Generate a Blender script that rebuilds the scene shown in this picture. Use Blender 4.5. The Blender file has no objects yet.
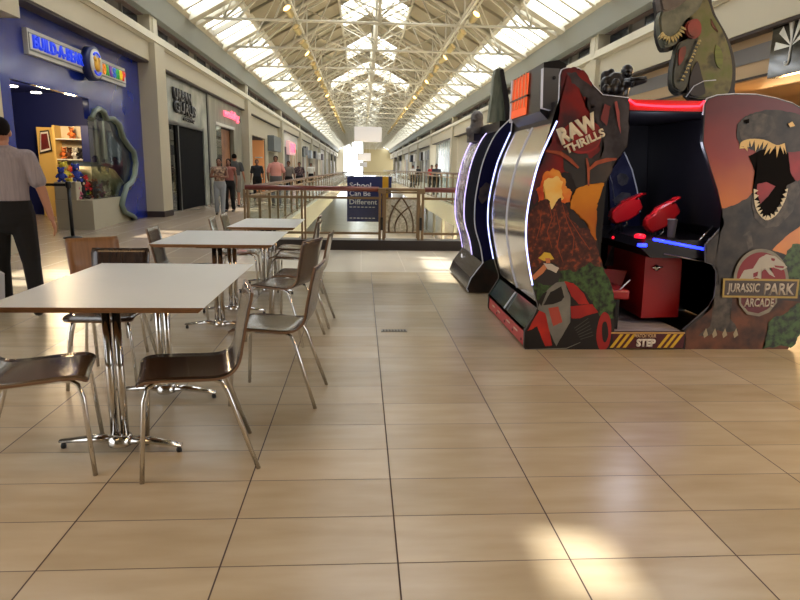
import bpy, bmesh, math, random
from mathutils import Vector, Matrix
random.seed(7)
PI = math.pi
S = bpy.context.scene
COL = S.collection

# ---------------------------------------------------------------- camera
FPX, YAW, PITCH, ROLL, EYE = 630.99, 0.06309, 0.20350, 0.01656, Vector((0, 0, 1.36))
_f = Vector((math.sin(YAW)*math.cos(PITCH), math.cos(YAW)*math.cos(PITCH), -math.sin(PITCH)))
_r0 = Vector((math.cos(YAW), -math.sin(YAW), 0)); _u0 = _r0.cross(_f)
_r = math.cos(ROLL)*_r0 + math.sin(ROLL)*_u0
_u = math.cos(ROLL)*_u0 - math.sin(ROLL)*_r0
cd = bpy.data.cameras.new('camera'); cam = bpy.data.objects.new('camera', cd); COL.objects.link(cam)
cd.sensor_width = 36; cd.lens = FPX/800*36; cd.clip_start = 0.05; cd.clip_end = 400
M = Matrix((_r, _u, -_f)).transposed().to_4x4(); M.translation = EYE
cam.matrix_world = M
S.camera = cam
def _ray(px, py): return _f*FPX + _r*(px-400) + _u*(300-py)
def aty(px, py, y):
    d = _ray(px, py); return EYE + d*((y-EYE.y)/d.y)
def atx(px, py, x):
    d = _ray(px, py); return EYE + d*((x-EYE.x)/d.x)
def atz(px, py, z):
    d = _ray(px, py); return EYE + d*((z-EYE.z)/d.z)

# ---------------------------------------------------------------- light
S.view_settings.view_transform = 'Standard'; S.view_settings.look = 'None'
S.view_settings.gamma = 1; S.view_settings.use_curve_mapping = False
S.view_settings.exposure = 0.22
W = bpy.data.worlds.new('sky'); S.world = W; W.use_nodes = True
bg = W.node_tree.nodes['Background']; bg.inputs[0].default_value = (0.95, 0.97, 1.0, 1); bg.inputs[1].default_value = 2.5
SUN_DIR = Vector((0.10, -0.28, -1.0)).normalized()       # the way the light travels
sd = bpy.data.lights.new('sun', 'SUN'); sd.energy = 8.0; sd.angle = math.radians(1.2); sd.color = (1, .93, .8)
so = bpy.data.objects.new('sun', sd); COL.objects.link(so); so.rotation_mode = 'QUATERNION'
so.rotation_quaternion = (-SUN_DIR).to_track_quat('Z', 'Y')
for nm_, loc_, en_, sz_, cc_ in (('food court lamp', (-2.8, .6, 4.4), 75, 2.4, (1, .62, .3)), ('food court lamp', (5.4, 1.8, 3.9), 150, 1.6, (1, .64, .28)),
        ('lower mall fill', (.8, 18, -.75), 1500, 3.5, (1, .93, .8)), ('lower mall fill', (.8, 34, -.75), 1800, 3.5, (1, .93, .8)), ('lower mall fill', (.8, 52, -.75), 1800, 3.5, (1, .93, .8))):  # all unseen; the lower mall fills are added to brighten the void
    l_ = bpy.data.lights.new(nm_, 'AREA'); l_.energy = en_; l_.size = sz_; l_.color = cc_
    o_ = bpy.data.objects.new(nm_, l_); COL.objects.link(o_); o_.location = loc_
SKY_PANE = 6.0      # brightness of the daylit skylight panes
WARM_LAMP = 1.0

# ---------------------------------------------------------------- materials
def lin(c):
    return tuple(((v/255.0+0.055)/1.055)**2.4 if v > 10 else v/255.0/12.92 for v in c)
MATS = {}
def mat(name, c, rough=.5, metal=0, emit=0, c2=None, scale=8, detail=4, bump=0, coat=0, alpha=1, trans=0, stretch=None, contrast=(.35, .65), c3=None, spec=.5, ior=None):
    if name in MATS: return MATS[name]
    m = bpy.data.materials.new(name); m.use_nodes = True; nt = m.node_tree; b = nt.nodes['Principled BSDF']
    L = nt.links.new
    b.inputs['Base Color'].default_value = (*lin(c), 1)
    b.inputs['Roughness'].default_value = rough; b.inputs['Metallic'].default_value = metal
    b.inputs['Specular IOR Level'].default_value = spec
    if coat: b.inputs['Coat Weight'].default_value = coat; b.inputs['Coat Roughness'].default_value = .08
    if trans: b.inputs['Transmission Weight'].default_value = trans
    if ior: b.inputs['IOR'].default_value = ior
    if alpha < 1: b.inputs['Alpha'].default_value = alpha
    if emit:
        b.inputs['Emission Color'].default_value = (*lin(c), 1); b.inputs['Emission Strength'].default_value = emit
    if c2 is not None or bump:
        tc = nt.nodes.new('ShaderNodeTexCoord'); mp = nt.nodes.new('ShaderNodeMapping')
        L(tc.outputs['Object'], mp.inputs[0])
        if stretch: mp.inputs['Scale'].default_value = stretch
        n = nt.nodes.new('ShaderNodeTexNoise'); n.inputs['Scale'].default_value = scale; n.inputs['Detail'].default_value = detail
        L(mp.outputs[0], n.inputs['Vector'])
        if c2 is not None:
            r = nt.nodes.new('ShaderNodeValToRGB'); e = r.color_ramp.elements
            e[0].position = contrast[0]; e[0].color = (*lin(c), 1); e[1].position = contrast[1]; e[1].color = (*lin(c2), 1)
            if c3 is not None:
                k = r.color_ramp.elements.new((contrast[0]+contrast[1])/2); k.color = (*lin(c3), 1)
            L(n.outputs[0], r.inputs[0]); L(r.outputs[0], b.inputs['Base Color'])
            if emit: L(r.outputs[0], b.inputs['Emission Color'])
        if bump:
            bp = nt.nodes.new('ShaderNodeBump'); bp.inputs['Strength'].default_value = bump; bp.inputs['Distance'].default_value = .01
            L(n.outputs[0], bp.inputs['Height']); L(bp.outputs[0], b.inputs['Normal'])
    MATS[name] = m; return m

def glass(name, tint, density=.25, rough=.02):
    """thin sheet glass: mostly clear, partly a glossy reflection"""
    if name in MATS: return MATS[name]
    m = bpy.data.materials.new(name); m.use_nodes = True; nt = m.node_tree; nt.nodes.clear(); L = nt.links.new
    o = nt.nodes.new('ShaderNodeOutputMaterial'); t = nt.nodes.new('ShaderNodeBsdfTransparent'); g = nt.nodes.new('ShaderNodeBsdfGlossy')
    t.inputs[0].default_value = (*lin(tint), 1); g.inputs['Roughness'].default_value = rough
    mx = nt.nodes.new('ShaderNodeMixShader'); mx.inputs[0].default_value = density
    L(t.outputs[0], mx.inputs[1]); L(g.outputs[0], mx.inputs[2]); L(mx.outputs[0], o.inputs[0])
    MATS[name] = m; return m

def floor_mat():
    m = bpy.data.materials.new('floor tiles'); m.use_nodes = True; nt = m.node_tree; b = nt.nodes['Principled BSDF']; L = nt.links.new
    N = nt.nodes.new
    def math_(op, a, bb=None, clamp=False):
        n = N('ShaderNodeMath'); n.operation = op; n.use_clamp = clamp
        for i, v in enumerate((a, bb)):
            if v is None: continue
            if isinstance(v, (int, float)): n.inputs[i].default_value = v
            else: L(v, n.inputs[i])
        return n.outputs[0]
    tc = N('ShaderNodeTexCoord'); sx = N('ShaderNodeSeparateXYZ'); L(tc.outputs['Object'], sx.inputs[0])
    X, Y = sx.outputs[0], sx.outputs[1]
    TW = .61924
    fx = math_('DIVIDE', math_('SUBTRACT', X, .134), TW); fy = math_('DIVIDE', math_('SUBTRACT', Y, 1.990), TW/2)
    def edge(f, size, w, soft=.0015):
        fr = math_('FRACT', f); d = math_('MULTIPLY', math_('MINIMUM', fr, math_('SUBTRACT', 1, fr)), size)
        return math_('SUBTRACT', 1, math_('DIVIDE', math_('SUBTRACT', d, w, ), soft, ), True)
    gx = edge(fx, TW, .0024); gy = edge(fy, TW/2, .0018)
    gy = math_('MULTIPLY', gy, .9)
    g = math_('MAXIMUM', gx, gy)
    # past the 8.46 m line the walkway is laid in larger pale slabs
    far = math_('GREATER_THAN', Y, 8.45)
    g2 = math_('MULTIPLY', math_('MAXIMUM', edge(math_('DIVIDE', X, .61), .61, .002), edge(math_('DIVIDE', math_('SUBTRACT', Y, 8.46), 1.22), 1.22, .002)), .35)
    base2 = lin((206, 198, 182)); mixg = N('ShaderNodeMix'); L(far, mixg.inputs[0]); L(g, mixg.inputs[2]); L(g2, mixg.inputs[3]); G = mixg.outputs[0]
    cell = N('ShaderNodeCombineXYZ'); L(math_('FLOOR', fx), cell.inputs[0]); L(math_('FLOOR', fy), cell.inputs[1])
    wn = N('ShaderNodeTexWhiteNoise'); wn.noise_dimensions = '2D'; L(cell.outputs[0], wn.inputs['Vector'])
    ns = N('ShaderNodeTexNoise'); ns.inputs['Scale'].default_value = 1.4; ns.inputs['Detail'].default_value = 5; ns.inputs['Roughness'].default_value = .35; L(tc.outputs['Object'], ns.inputs['Vector'])
    mp = N('ShaderNodeMapping'); mp.inputs['Scale'].default_value = (2, 9, 1); L(tc.outputs['Object'], mp.inputs[0])
    ns2 = N('ShaderNodeTexNoise'); ns2.inputs['Scale'].default_value = 1.2; ns2.inputs['Detail'].default_value = 6; L(mp.outputs[0], ns2.inputs['Vector'])
    t = math_('ADD', math_('MULTIPLY', wn.outputs[0], .2), math_('ADD', math_('MULTIPLY', ns.outputs[0], .2), math_('MULTIPLY', ns2.outputs[0], .4)))
    r = N('ShaderNodeValToRGB'); e = r.color_ramp.elements
    e[0].position = .15; e[0].color = (*lin((156, 140, 112)), 1); e[1].position = .65; e[1].color = (*lin((194, 182, 160)), 1)
    L(t, r.inputs[0])
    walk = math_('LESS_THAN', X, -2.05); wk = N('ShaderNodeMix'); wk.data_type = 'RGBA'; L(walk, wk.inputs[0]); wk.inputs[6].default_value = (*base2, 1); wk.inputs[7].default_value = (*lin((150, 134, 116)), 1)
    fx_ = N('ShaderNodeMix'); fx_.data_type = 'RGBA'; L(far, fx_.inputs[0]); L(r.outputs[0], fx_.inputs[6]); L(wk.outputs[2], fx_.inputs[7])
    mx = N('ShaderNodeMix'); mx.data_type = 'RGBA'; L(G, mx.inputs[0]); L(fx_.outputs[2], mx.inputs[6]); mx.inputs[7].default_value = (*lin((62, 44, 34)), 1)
    L(mx.outputs[2], b.inputs['Base Color'])
    rr = math_('ADD', math_('MULTIPLY', ns.outputs[0], .03), .25); rr = math_('ADD', rr, math_('MULTIPLY', G, .4))
    L(rr, b.inputs['Roughness'])
    bp = N('ShaderNodeBump'); bp.inputs['Strength'].default_value = .25; bp.inputs['Distance'].default_value = .002
    L(math_('SUBTRACT', 1, G), bp.inputs['Height']); L(bp.outputs[0], b.inputs['Normal'])
    return m

def pane_mat(name, strength, clear):
    """daylit frosted roof glass: glows with the sky behind it, lets a share straight through"""
    m = bpy.data.materials.new(name); m.use_nodes = True; nt = m.node_tree; nt.nodes.clear(); L = nt.links.new
    o = nt.nodes.new('ShaderNodeOutputMaterial'); e = nt.nodes.new('ShaderNodeEmission'); e.inputs[0].default_value = (.93, .97, 1, 1); e.inputs[1].default_value = strength
    t = nt.nodes.new('ShaderNodeBsdfTransparent'); mx = nt.nodes.new('ShaderNodeMixShader'); mx.inputs[0].default_value = clear
    L(e.outputs[0], mx.inputs[1]); L(t.outputs[0], mx.inputs[2]); L(mx.outputs[0], o.inputs[0]); return m

# ---------------------------------------------------------------- mesh helpers
class MB:
    """collects shapes, each with its own material, and links them as one mesh object"""
    def __init__(s): s.bm = bmesh.new(); s.mats = []
    def mi(s, m):
        if m not in s.mats: s.mats.append(m)
        return s.mats.index(m)
    def _tag(s, faces, m, smooth=False):
        i = s.mi(m)
        for f in faces: f.material_index = i; f.smooth = smooth
    def box(s, a, b, m, bev=0):
        x0, y0, z0 = (min(a[i], b[i]) for i in range(3)); x1, y1, z1 = (max(a[i], b[i]) for i in range(3))
        v = [s.bm.verts.new(p) for p in ((x0,y0,z0),(x1,y0,z0),(x1,y1,z0),(x0,y1,z0),(x0,y0,z1),(x1,y0,z1),(x1,y1,z1),(x0,y1,z1))]
        fs = [s.bm.faces.new([v[i] for i in q]) for q in ((3,2,1,0),(4,5,6,7),(0,1,5,4),(1,2,6,5),(2,3,7,6),(3,0,4,7))]
        s._tag(fs, m)
        if bev:
            es = list({e for f in fs for e in f.edges})
            r = bmesh.ops.bevel(s.bm, geom=es, offset=bev, segments=2, affect='EDGES', profile=.6)
            s._tag(r['faces'], m, True)
        return s
    def obox(s, c, half, M3, m):
        """box turned by a 3x3 matrix"""
        vs = []
        for dz in (-1, 1):
            for dx, dy in ((-1,-1),(1,-1),(1,1),(-1,1)):
                vs.append(s.bm.verts.new(Vector(c)+M3@Vector((dx*half[0], dy*half[1], dz*half[2]))))
        fs = [s.bm.faces.new([vs[i] for i in q]) for q in ((3,2,1,0),(4,5,6,7),(0,1,5,4),(1,2,6,5),(2,3,7,6),(3,0,4,7))]
        s._tag(fs, m); return s
    def tube(s, pts, r, m, n=8, cap=True, closed=False, radii=None, flat=1.0, flatdir=None):
        pts = [Vector(p) for p in pts]; rings = []
        up = Vector((0, 0, 1)); last = None; N_ = len(pts)
        for i, p in enumerate(pts):
            if closed: t = pts[(i+1) % N_]-pts[i-1]
            elif i == 0: t = pts[1]-p
            elif i == N_-1: t = p-pts[-2]
            else: t = (pts[i+1]-p).normalized()+(p-pts[i-1]).normalized()
            if t.length < 1e-9: t = Vector((0, 0, 1))
            t.normalize()
            a = (last - t*last.dot(t)) if last is not None else (flatdir-t*flatdir.dot(t) if flatdir is not None else t.cross(up))
            if a.length < 1e-4: a = t.cross(Vector((1, 0, 0)))
            a.normalize(); last = a; b = t.cross(a)
            rr = radii[i] if radii else r
            rings.append([s.bm.verts.new(p+(a*math.cos(2*PI*k/n)+b*math.sin(2*PI*k/n)*flat)*rr) for k in range(n)])
        fs = []
        for i in range(N_ if closed else N_-1):
            A, B = rings[i], rings[(i+1) % N_]
            for k in range(n): fs.append(s.bm.faces.new((A[k], A[(k+1) % n], B[(k+1) % n], B[k])))
        s._tag(fs, m, True)
        if cap and not closed:
            s._tag([s.bm.faces.new(rings[0][::-1]), s.bm.faces.new(rings[-1])], m)
        return s
    def prism(s, poly, axis, a, b, m, mside=None):
        """polygon in the plane across `axis` pushed from a to b; poly gives the two other coordinates"""
        def P(q, t): return {'y': (q[0], t, q[1]), 'x': (t, q[0], q[1]), 'z': (q[0], q[1], t)}[axis]
        A = [s.bm.verts.new(P(q, a)) for q in poly]; B = [s.bm.verts.new(P(q, b)) for q in poly]
        n = len(poly)
        f = [s.bm.faces.new(A), s.bm.faces.new(B[::-1])]; s._tag(f, m)
        g = [s.bm.faces.new((A[i], B[i], B[(i+1) % n], A[(i+1) % n])) for i in range(n)]; s._tag(g, mside or m)
        bmesh.ops.recalc_face_normals(s.bm, faces=f+g)
        return s
    def poly(s, pts, m):
        f = s.bm.faces.new([s.bm.verts.new(p) for p in pts]); s._tag([f], m); return s
    def strip(s, A, B, m, smooth=True):
        a = [s.bm.verts.new(p) for p in A]; b = [s.bm.verts.new(p) for p in B]
        s._tag([s.bm.faces.new((a[i], a[i+1], b[i+1], b[i])) for i in range(len(a)-1)], m, smooth); return s
    def lathe(s, prof, c, m, n=16, axis='z'):
        rings = []
        for r, h in prof:
            ring = []
            for k in range(n):
                t = 2*PI*k/n; q = (r*math.cos(t), r*math.sin(t), h)
                if axis == 'y': q = (q[0], q[2], q[1])
                if axis == 'x': q = (q[2], q[0], q[1])
                ring.append(s.bm.verts.new(Vector(c)+Vector(q)))
            rings.append(ring)
        fs = []
        for A, B in zip(rings, rings[1:]):
            for k in range(n): fs.append(s.bm.faces.new((A[k], A[(k+1) % n], B[(k+1) % n], B[k])))
        fs += [s.bm.faces.new(rings[0][::-1]), s.bm.faces.new(rings[-1])]
        s._tag(fs, m, True); bmesh.ops.recalc_face_normals(s.bm, faces=fs); return s
    def ball(s, c, r, m, n=12, rot=None):
        """ellipsoid; r is one radius or three"""
        if not hasattr(r, '__len__'): r = (r, r, r)
        h = n//2; top = Vector(c)+(rot@Vector((0,0,r[2])) if rot else Vector((0,0,r[2]))); bot = Vector(c)-(rot@Vector((0,0,r[2])) if rot else Vector((0,0,r[2])))
        rings = []
        for i in range(1, h):
            ph = PI*i/h
            ring = []
            for k in range(n):
                q = Vector((r[0]*math.sin(ph)*math.cos(2*PI*k/n), r[1]*math.sin(ph)*math.sin(2*PI*k/n), r[2]*math.cos(ph)))
                ring.append(s.bm.verts.new(Vector(c)+(rot@q if rot else q)))
            rings.append(ring)
        T = s.bm.verts.new(top); B = s.bm.verts.new(bot); fs = []
        for k in range(n):
            fs.append(s.bm.faces.new((T, rings[0][k], rings[0][(k+1) % n]))); fs.append(s.bm.faces.new((B, rings[-1][(k+1) % n], rings[-1][k])))
        for P, Q in zip(rings, rings[1:]):
            for k in range(n): fs.append(s.bm.faces.new((P[k], Q[k], Q[(k+1) % n], P[(k+1) % n])))
        s._tag(fs, m, True); return s
    def build(s, name, parent=None, loc=None):
        me = bpy.data.meshes.new(name); s.bm.to_mesh(me); s.bm.free()
        for m in s.mats: me.materials.append(m)
        o = bpy.data.objects.new(name, me); COL.objects.link(o)
        if parent: o.parent = parent
        if loc: o.location = loc
        return o

def thing(name, label, cat, loc=(0,0,0), rz=0, group=None):
    o = bpy.data.objects.new(name, None); COL.objects.link(o); o.location = loc; o.rotation_euler = (0, 0, rz)
    o['label'] = label; o['category'] = cat
    if group: o['group'] = group
    o.empty_display_size = .1
    return o
def tag(o, label, cat, group=None):
    o['label'] = label; o['category'] = cat
    if group: o['group'] = group
    return o
def struct(o): o['kind'] = 'structure'; return o
def copy_tree(o, label=None, loc=None, rz=None, parent=None, group=None):
    c = o.copy(); COL.objects.link(c)
    if parent: c.parent = parent
    if loc is not None: c.location = loc
    if rz is not None: c.rotation_euler = (0, 0, rz)
    if label: c['label'] = label
    if group: c['group'] = group
    for ch in list(o.children): copy_tree(ch, parent=c)
    return c
def local(o, parent):
    """keep the mesh where it stands in the world under a parent that has a location"""
    o.parent = parent; o.matrix_parent_inverse = (Matrix.Translation(parent.location) @ parent.rotation_euler.to_matrix().to_4x4()).inverted(); return o
def text(s, name, m, right, up, origin, height, width=None, ext=.003, bold=.0, parent=None, align='LEFT', shear=0):
    """a word as a solid mesh: `right` and `up` say how it stands"""
    cu = bpy.data.curves.new(name, 'FONT'); cu.body = s; cu.size = 1; cu.extrude = 0; cu.offset = bold; cu.resolution_u = 3; cu.shear = shear
    tmp = bpy.data.objects.new('tmp', cu); me = bpy.data.meshes.new_from_object(tmp)
    bpy.data.objects.remove(tmp); bpy.data.curves.remove(cu)
    xs = [v.co.x for v in me.vertices]; ys = [v.co.y for v in me.vertices]
    x0, x1, y0, y1 = min(xs), max(xs), min(ys), max(ys)
    sy = height/(y1-y0); sx = (width/(x1-x0)) if width else sy
    R, U = Vector(right).normalized(), Vector(up).normalized(); Nn = R.cross(U); org = Vector(origin)
    off = 0 if align == 'LEFT' else -(x1-x0)/2
    bm = bmesh.new(); bm.from_mesh(me)
    for v in bm.verts:
        x, y = (v.co.x-x0+off)*sx, (v.co.y-y0)*sy
        v.co = org+R*x+U*y+Nn*ext
    r = bmesh.ops.extrude_face_region(bm, geom=bm.faces[:])
    for v in [g for g in r['geom'] if isinstance(g, bmesh.types.BMVert)]: v.co -= Nn*ext
    bmesh.ops.recalc_face_normals(bm, faces=bm.faces)
    bm.to_mesh(me); bm.free(); me.name = name; me.materials.clear(); me.materials.append(m)
    o = bpy.data.objects.new(name, me); COL.objects.link(o)
    if parent: local(o, parent) if parent.type == 'EMPTY' else setattr(o, 'parent', parent)
    return o
def rough_poly(P, amp, n=3, seed=1):
    rnd = random.Random(seed); P = [Vector(p) for p in P]
    for k in range(n):
        Q = []
        for i, a in enumerate(P):
            b = P[(i+1) % len(P)]; d = b-a; nrm = Vector((-d.y, d.x)); Q.append(a)
            if d.length > amp*1.5: Q.append((a+b)/2+nrm*rnd.uniform(-1, 1)*min(.22, amp/max(d.length, 1e-6)))
        P = Q; amp *= .7
    return P
# ---------------------------------------------------------------- colours of the building
cream = mat('cream wall paint', (184, 176, 154), .6)
cream2 = mat('pale cream paint', (204, 198, 178), .6)
steel = mat('cream painted steel', (206, 200, 180), .5)
roofm = mat('tan roof deck', (152, 143, 120), .8)
soffit = mat('grey soffit paint', (150, 155, 150), .6)
mauve = mat('mauve frieze paint', (122, 104, 100), .7)
darkglass = mat('dark window glass', (44, 52, 66), .12)
greyp = mat('grey window surround', (126, 122, 116), .6)
brown = mat('dark brown base', (50, 38, 34), .5)
white = mat('white paint', (220, 218, 210), .5)
black = mat('black paint', (18, 18, 20), .4)
chrome = mat('chrome', (210, 208, 204), .13, 1)
brushed = mat('brushed metal', (120, 112, 100), .35, .8)
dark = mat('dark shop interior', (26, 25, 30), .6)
sky_pane = pane_mat('frosted skylight glass', SKY_PANE, .12)
clear_pane = pane_mat('sun patch skylight glass', .6, .9)

XC = .55; EAVE, RIDGE, HW = 5.76, 8.84, 5.6; SL = (RIDGE-EAVE)/HW
H1, H2 = 1.47, 4.34
def roof(h): return RIDGE-SL*abs(h)
Y0, Y1 = -12.0, 150.0
TR = [16.1+4.53*k for k in range(29)]           # trusses
BAYS = [16.1+4.53*k for k in range(-6, 29)]

# floor with the opening down to the lower mall
VX0, VX1, VY0 = -1.80, 3.35, 11.10
fm = floor_mat(); b = MB()
for x0, x1, y0, y1 in ((-11, 14, Y0, VY0), (-11, VX0, VY0, Y1), (VX1, 14, VY0, Y1)):
    b.box((x0, y0, -.6), (x1, y1, 0), cream2)
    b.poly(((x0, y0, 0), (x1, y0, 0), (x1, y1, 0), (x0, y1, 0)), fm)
b.bm.faces.ensure_lookup_table()
fl = struct(b.build('floor'))
bm = bmesh.new(); bm.from_mesh(fl.data)         # drop the box tops that lie under the tiled faces
kill = [f for f in bm.faces if f.normal.z > .9 and fl.data.materials[f.material_index] == cream2]
bmesh.ops.delete(bm, geom=kill, context='FACES'); bm.to_mesh(fl.data); bm.free()
lowtile = mat('lower mall tiles', (226, 216, 196), .3, c2=(206, 196, 176), scale=.7)
b = MB(); b.box((-9, VY0-6, -5.3), (11, Y1, -5.1), lowtile); struct(b.build('floor_lower'))
b = MB()
b.box((-6.2, VY0-6, -5.1), (-5.9, Y1, -.6), cream); b.box((7.2, VY0-6, -5.1), (7.5, Y1, -.6), cream)
b.box((-6, VY0-6, -5.1), (7.5, VY0-5.7, -.6), cream)
for y in range(14, 110, 7):
    for x0, x1 in ((-5.9, -5.84), (7.14, 7.2)): b.box((x0, y, -5.1), (x1, y+5, -1.8), mat('lower shop glass', (96, 92, 84), .2, c2=(150, 130, 100), scale=.4))
struct(b.build('wall_lower'))
b = MB()                                        # a foot bridge far down the void and its edge
b.box((VX0, 62, -.6), (VX1, 66, 0), cream2); struct(b.build('floor_bridge'))

# roof deck
b = MB(); T = .12
CS = [37.2+9.06*k for k in range(-5, 12)]       # where each ridge skylight starts
CL, WIDE = 4.2, 46.26
HWD = 2.85
for s in (-1, 1):
    q = lambda h, dz=0: (XC+s*h, roof(h)+dz)
    b.prism([q(HWD), q(H2), q(H2, T), q(HWD, T)], 'y', Y0, Y1, roofm)
    b.prism([q(H1), q(HWD), q(HWD, T), q(H1, T)], 'y', Y0, WIDE, roofm); b.prism([q(H1), q(HWD), q(HWD, T), q(H1, T)], 'y', WIDE+CL, Y1, roofm)
    ys_ = [Y0]+[v for c in CS for v in (c, c+CL)]+[Y1]
    for y0, y1 in zip(ys_[::2], ys_[1::2]):
        if y1 > y0: b.prism([q(0), q(H1), q(H1, T), q(0, T)], 'y', y0, y1, roofm)
    for y in BAYS: b.prism([q(H1, -.10), q(H2, -.10), q(H2), q(H1)], 'y', y+2.2, y+2.3, roofm)
b.box((XC-HW-1.2, Y0, EAVE+.0), (XC-HW, Y1, EAVE+.12), roofm); b.box((XC+HW, Y0, EAVE), (XC+HW+1.4, Y1, EAVE+.12), roofm)
struct(b.build('ceiling'))
# skylights: side strips and centre bays
def clear_at(y, side, h=0):
    return any(a <= y <= c and h0 <= h <= h1 for sd_, a, c, h0, h1 in CLEAR if sd_ == side)
CLEAR = [('L', 9.2, 10.3, -9, 9), ('L', 14.2, 16.2, -9, 9), ('L', 22, 23.5, -9, 9), ('C', 3.9, 4.5, -.75, -.45), ('C', 10.0, 12.3, -.5, .5)]  # clear openings added where sun patches should fall on the floor
wn = 1
SOLID_TO = 5.0       # nearer than this the roof over the food court is solid
for side, s in (('L', -1), ('R', 1)):
    fr = MB(); pn = MB()
    q = lambda h, dz=0: (XC+s*h, roof(h)+dz)
    for y in BAYS[:-1]:
        for a, w, hh in ((y-.55, .42, .22), (y+.20, .34, .22), (y+1.35, .15, .12), (y+2.30, .15, .12), (y+3.25, .15, .12)):
            fr.prism([q(H2, -hh), q(HW, -hh), q(HW, .06), q(H2, .06)], 'y', a, a+w, steel)
    fr.prism([q(H2-.06, -.12), q(H2+.06, -.12), q(H2+.06, .1), q(H2-.06, .1)], 'y', Y0, Y1, steel)
    fr.prism([q(HW-.05, -.1), q(HW+.08, -.1), q(HW+.08, .1), q(HW-.05, .1)], 'y', Y0, Y1, steel)
    yy = Y0
    while yy < Y1:
        c = clear_at(yy+.25, side); L_ = .5
        if yy < SOLID_TO and not c:
            fr.prism([q(H2), q(HW), q(HW, T), q(H2, T)], 'y', yy, yy+L_, roofm); yy += L_; continue
        pn.strip([(XC+s*H2, yy, roof(H2)+.03), (XC+s*HW, yy, roof(HW)+.03)], [(XC+s*H2, yy+L_, roof(H2)+.03), (XC+s*HW, yy+L_, roof(HW)+.03)], clear_pane if c else sky_pane, False)
        yy += L_
    w = struct(fr.build('window_%d' % wn)); pn.build('skylight_pane', w); wn += 1
fr = MB(); pn = MB()
for y in CS:
    hm = HWD if abs(y-WIDE) < .1 else H1
    for s in (-1, 1):
        q = lambda h, dz=0: (XC+s*h, roof(h)+dz)
        for a in (y-.05, y+1.0, y+2.05, y+3.1, y+CL-.05):
            fr.prism([q(0, -.08), q(hm, -.08), q(hm, .05), q(0, .05)], 'y', a, a+.09, steel)
        fr.prism([q(hm-.05, -.1), q(hm+.05, -.1), q(hm+.05, .1), q(hm-.05, .1)], 'y', y, y+CL, steel)
        yy = y
        while yy < y+CL-.01:
            e = min(yy+.3, y+CL)
            for j in range(6):
                ha, hb = hm*j/6, hm*(j+1)/6; cl_ = clear_at((yy+e)/2, 'C', s*(ha+hb)/2)
                if yy < SOLID_TO and not cl_:
                    fr.prism([q(ha), q(hb), q(hb, T), q(ha, T)], 'y', yy, e, roofm); continue
                pn.strip([(XC+s*ha, yy, roof(ha)+.03), (XC+s*hb, yy, roof(hb)+.03)], [(XC+s*ha, e, roof(ha)+.03), (XC+s*hb, e, roof(hb)+.03)], clear_pane if cl_ else sky_pane, False)
            yy += .3
w = struct(fr.build('window_3')); pn.build('skylight_pane', w)

# long side walls above the shops
PL = [-9.7, 4.1, 17.9, 31.5, 44.6, 57.8, 71.2, 84.6, 98, 111.5, 125, 138.5]; PR = [-9.4, 4.6, 18.6, 32.8, 47, 61.5, 76, 90, 104, 118, 132]
def upper_wall(side):
    s = -1 if side == 'left' else 1
    X = lambda h: XC+s*h
    xf = -5.45 if s < 0 else 6.62             # face of the cornice band
    o = abs(xf-XC)
    b = MB()
    zf = 4.0 if s < 0 else 3.78
    pr = lambda P, y0, y1, m: b.prism([(X(h), z) for h, z in P], 'y', y0, y1, m)
    pr([(o, zf), (o+.7, zf), (o+.7, 4.45), (o, 4.45)], Y0, Y1, cream)
    pr([(o-.03, 4.45), (o+.5, 4.45), (o+.5, 4.52), (o-.06, 4.52)], Y0, Y1, cream)
    pr([(o-.10, 4.52), (o+.5, 4.52), (o+.5, 4.72), (o-.06, 4.72)], Y0, Y1, cream2)
    pr([(o+.02, zf-.05), (o+.6, zf-.05), (o+.6, zf), (o+.02, zf)], Y0, Y1, brown)
    pr([(o+.32, 4.72), (o+.5, 4.72), (o+.5, 5.25), (o+.32, 5.25)], Y0, Y1, greyp)       # clerestory wall
    pr([(o+.12, 5.12), (o+.5, 5.12), (o+.5, 5.34), (o+.12, 5.34)], Y0, Y1, mauve)
    pr([(5.9, 5.14), (6.6, 5.14), (6.6, 5.9), (5.62, 5.76)], Y0, Y1, soffit)
    pr([(o+.5, 0-.0), (o+.7, 0), (o+.7, 6), (o+.5, 6)], Y0, -3, cream)
    w = struct(b.build('wall_'+side))
    return X, o, w
XL, oL, wallL = upper_wall('left'); XR, oR, wallR = upper_wall('right')
def clerestory(s, X, o, P, n):
    fr = MB()
    for a, c in zip(P, P[1:]):
        if c < 0: continue
        y = a+.9; k = 0
        while y < c-1.2:
            w = 1.35
            fr.box((X(o+.27), y, 4.74), (X(o+.33), y+w, 5.10), darkglass)
            fr.box((X(o+.25), y-.05, 4.72), (X(o+.33), y, 5.12), greyp); fr.box((X(o+.25), y+w, 4.72), (X(o+.33), y+w+.05, 5.12), greyp)
            y += w+.95
    return struct(fr.build('window_%d' % n))
clerestory(-1, XL, oL, PL, 4); clerestory(1, XR, oR, PR, 5)
def pilasters(P, x0, x1, n, capx):
    for i, y in enumerate(P):
        if y < 3: continue
        b = MB()
        b.box((x0, y-.42, 0), (x1, y+.42, 4.45), cream); 
        b.box((min(x0, x1)-.012, y-.432, 0), (max(x0, x1)+.012, y+.432, .16), brown)
        b.box((capx, y-.32, 3.9), (x0, y+.32, 5.15), cream)
        b.box((capx+(.03 if capx > 0 else -.03)*-1, y-.14, 4.0), (capx, y+.14, 5.1), cream2)
        struct(b.build('trim_%d' % (n+i)))
pilasters(PL, -6.1, -5.3, 1, -5.42); pilasters(PR, 7.3, 6.5, 20, 6.56)

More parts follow.
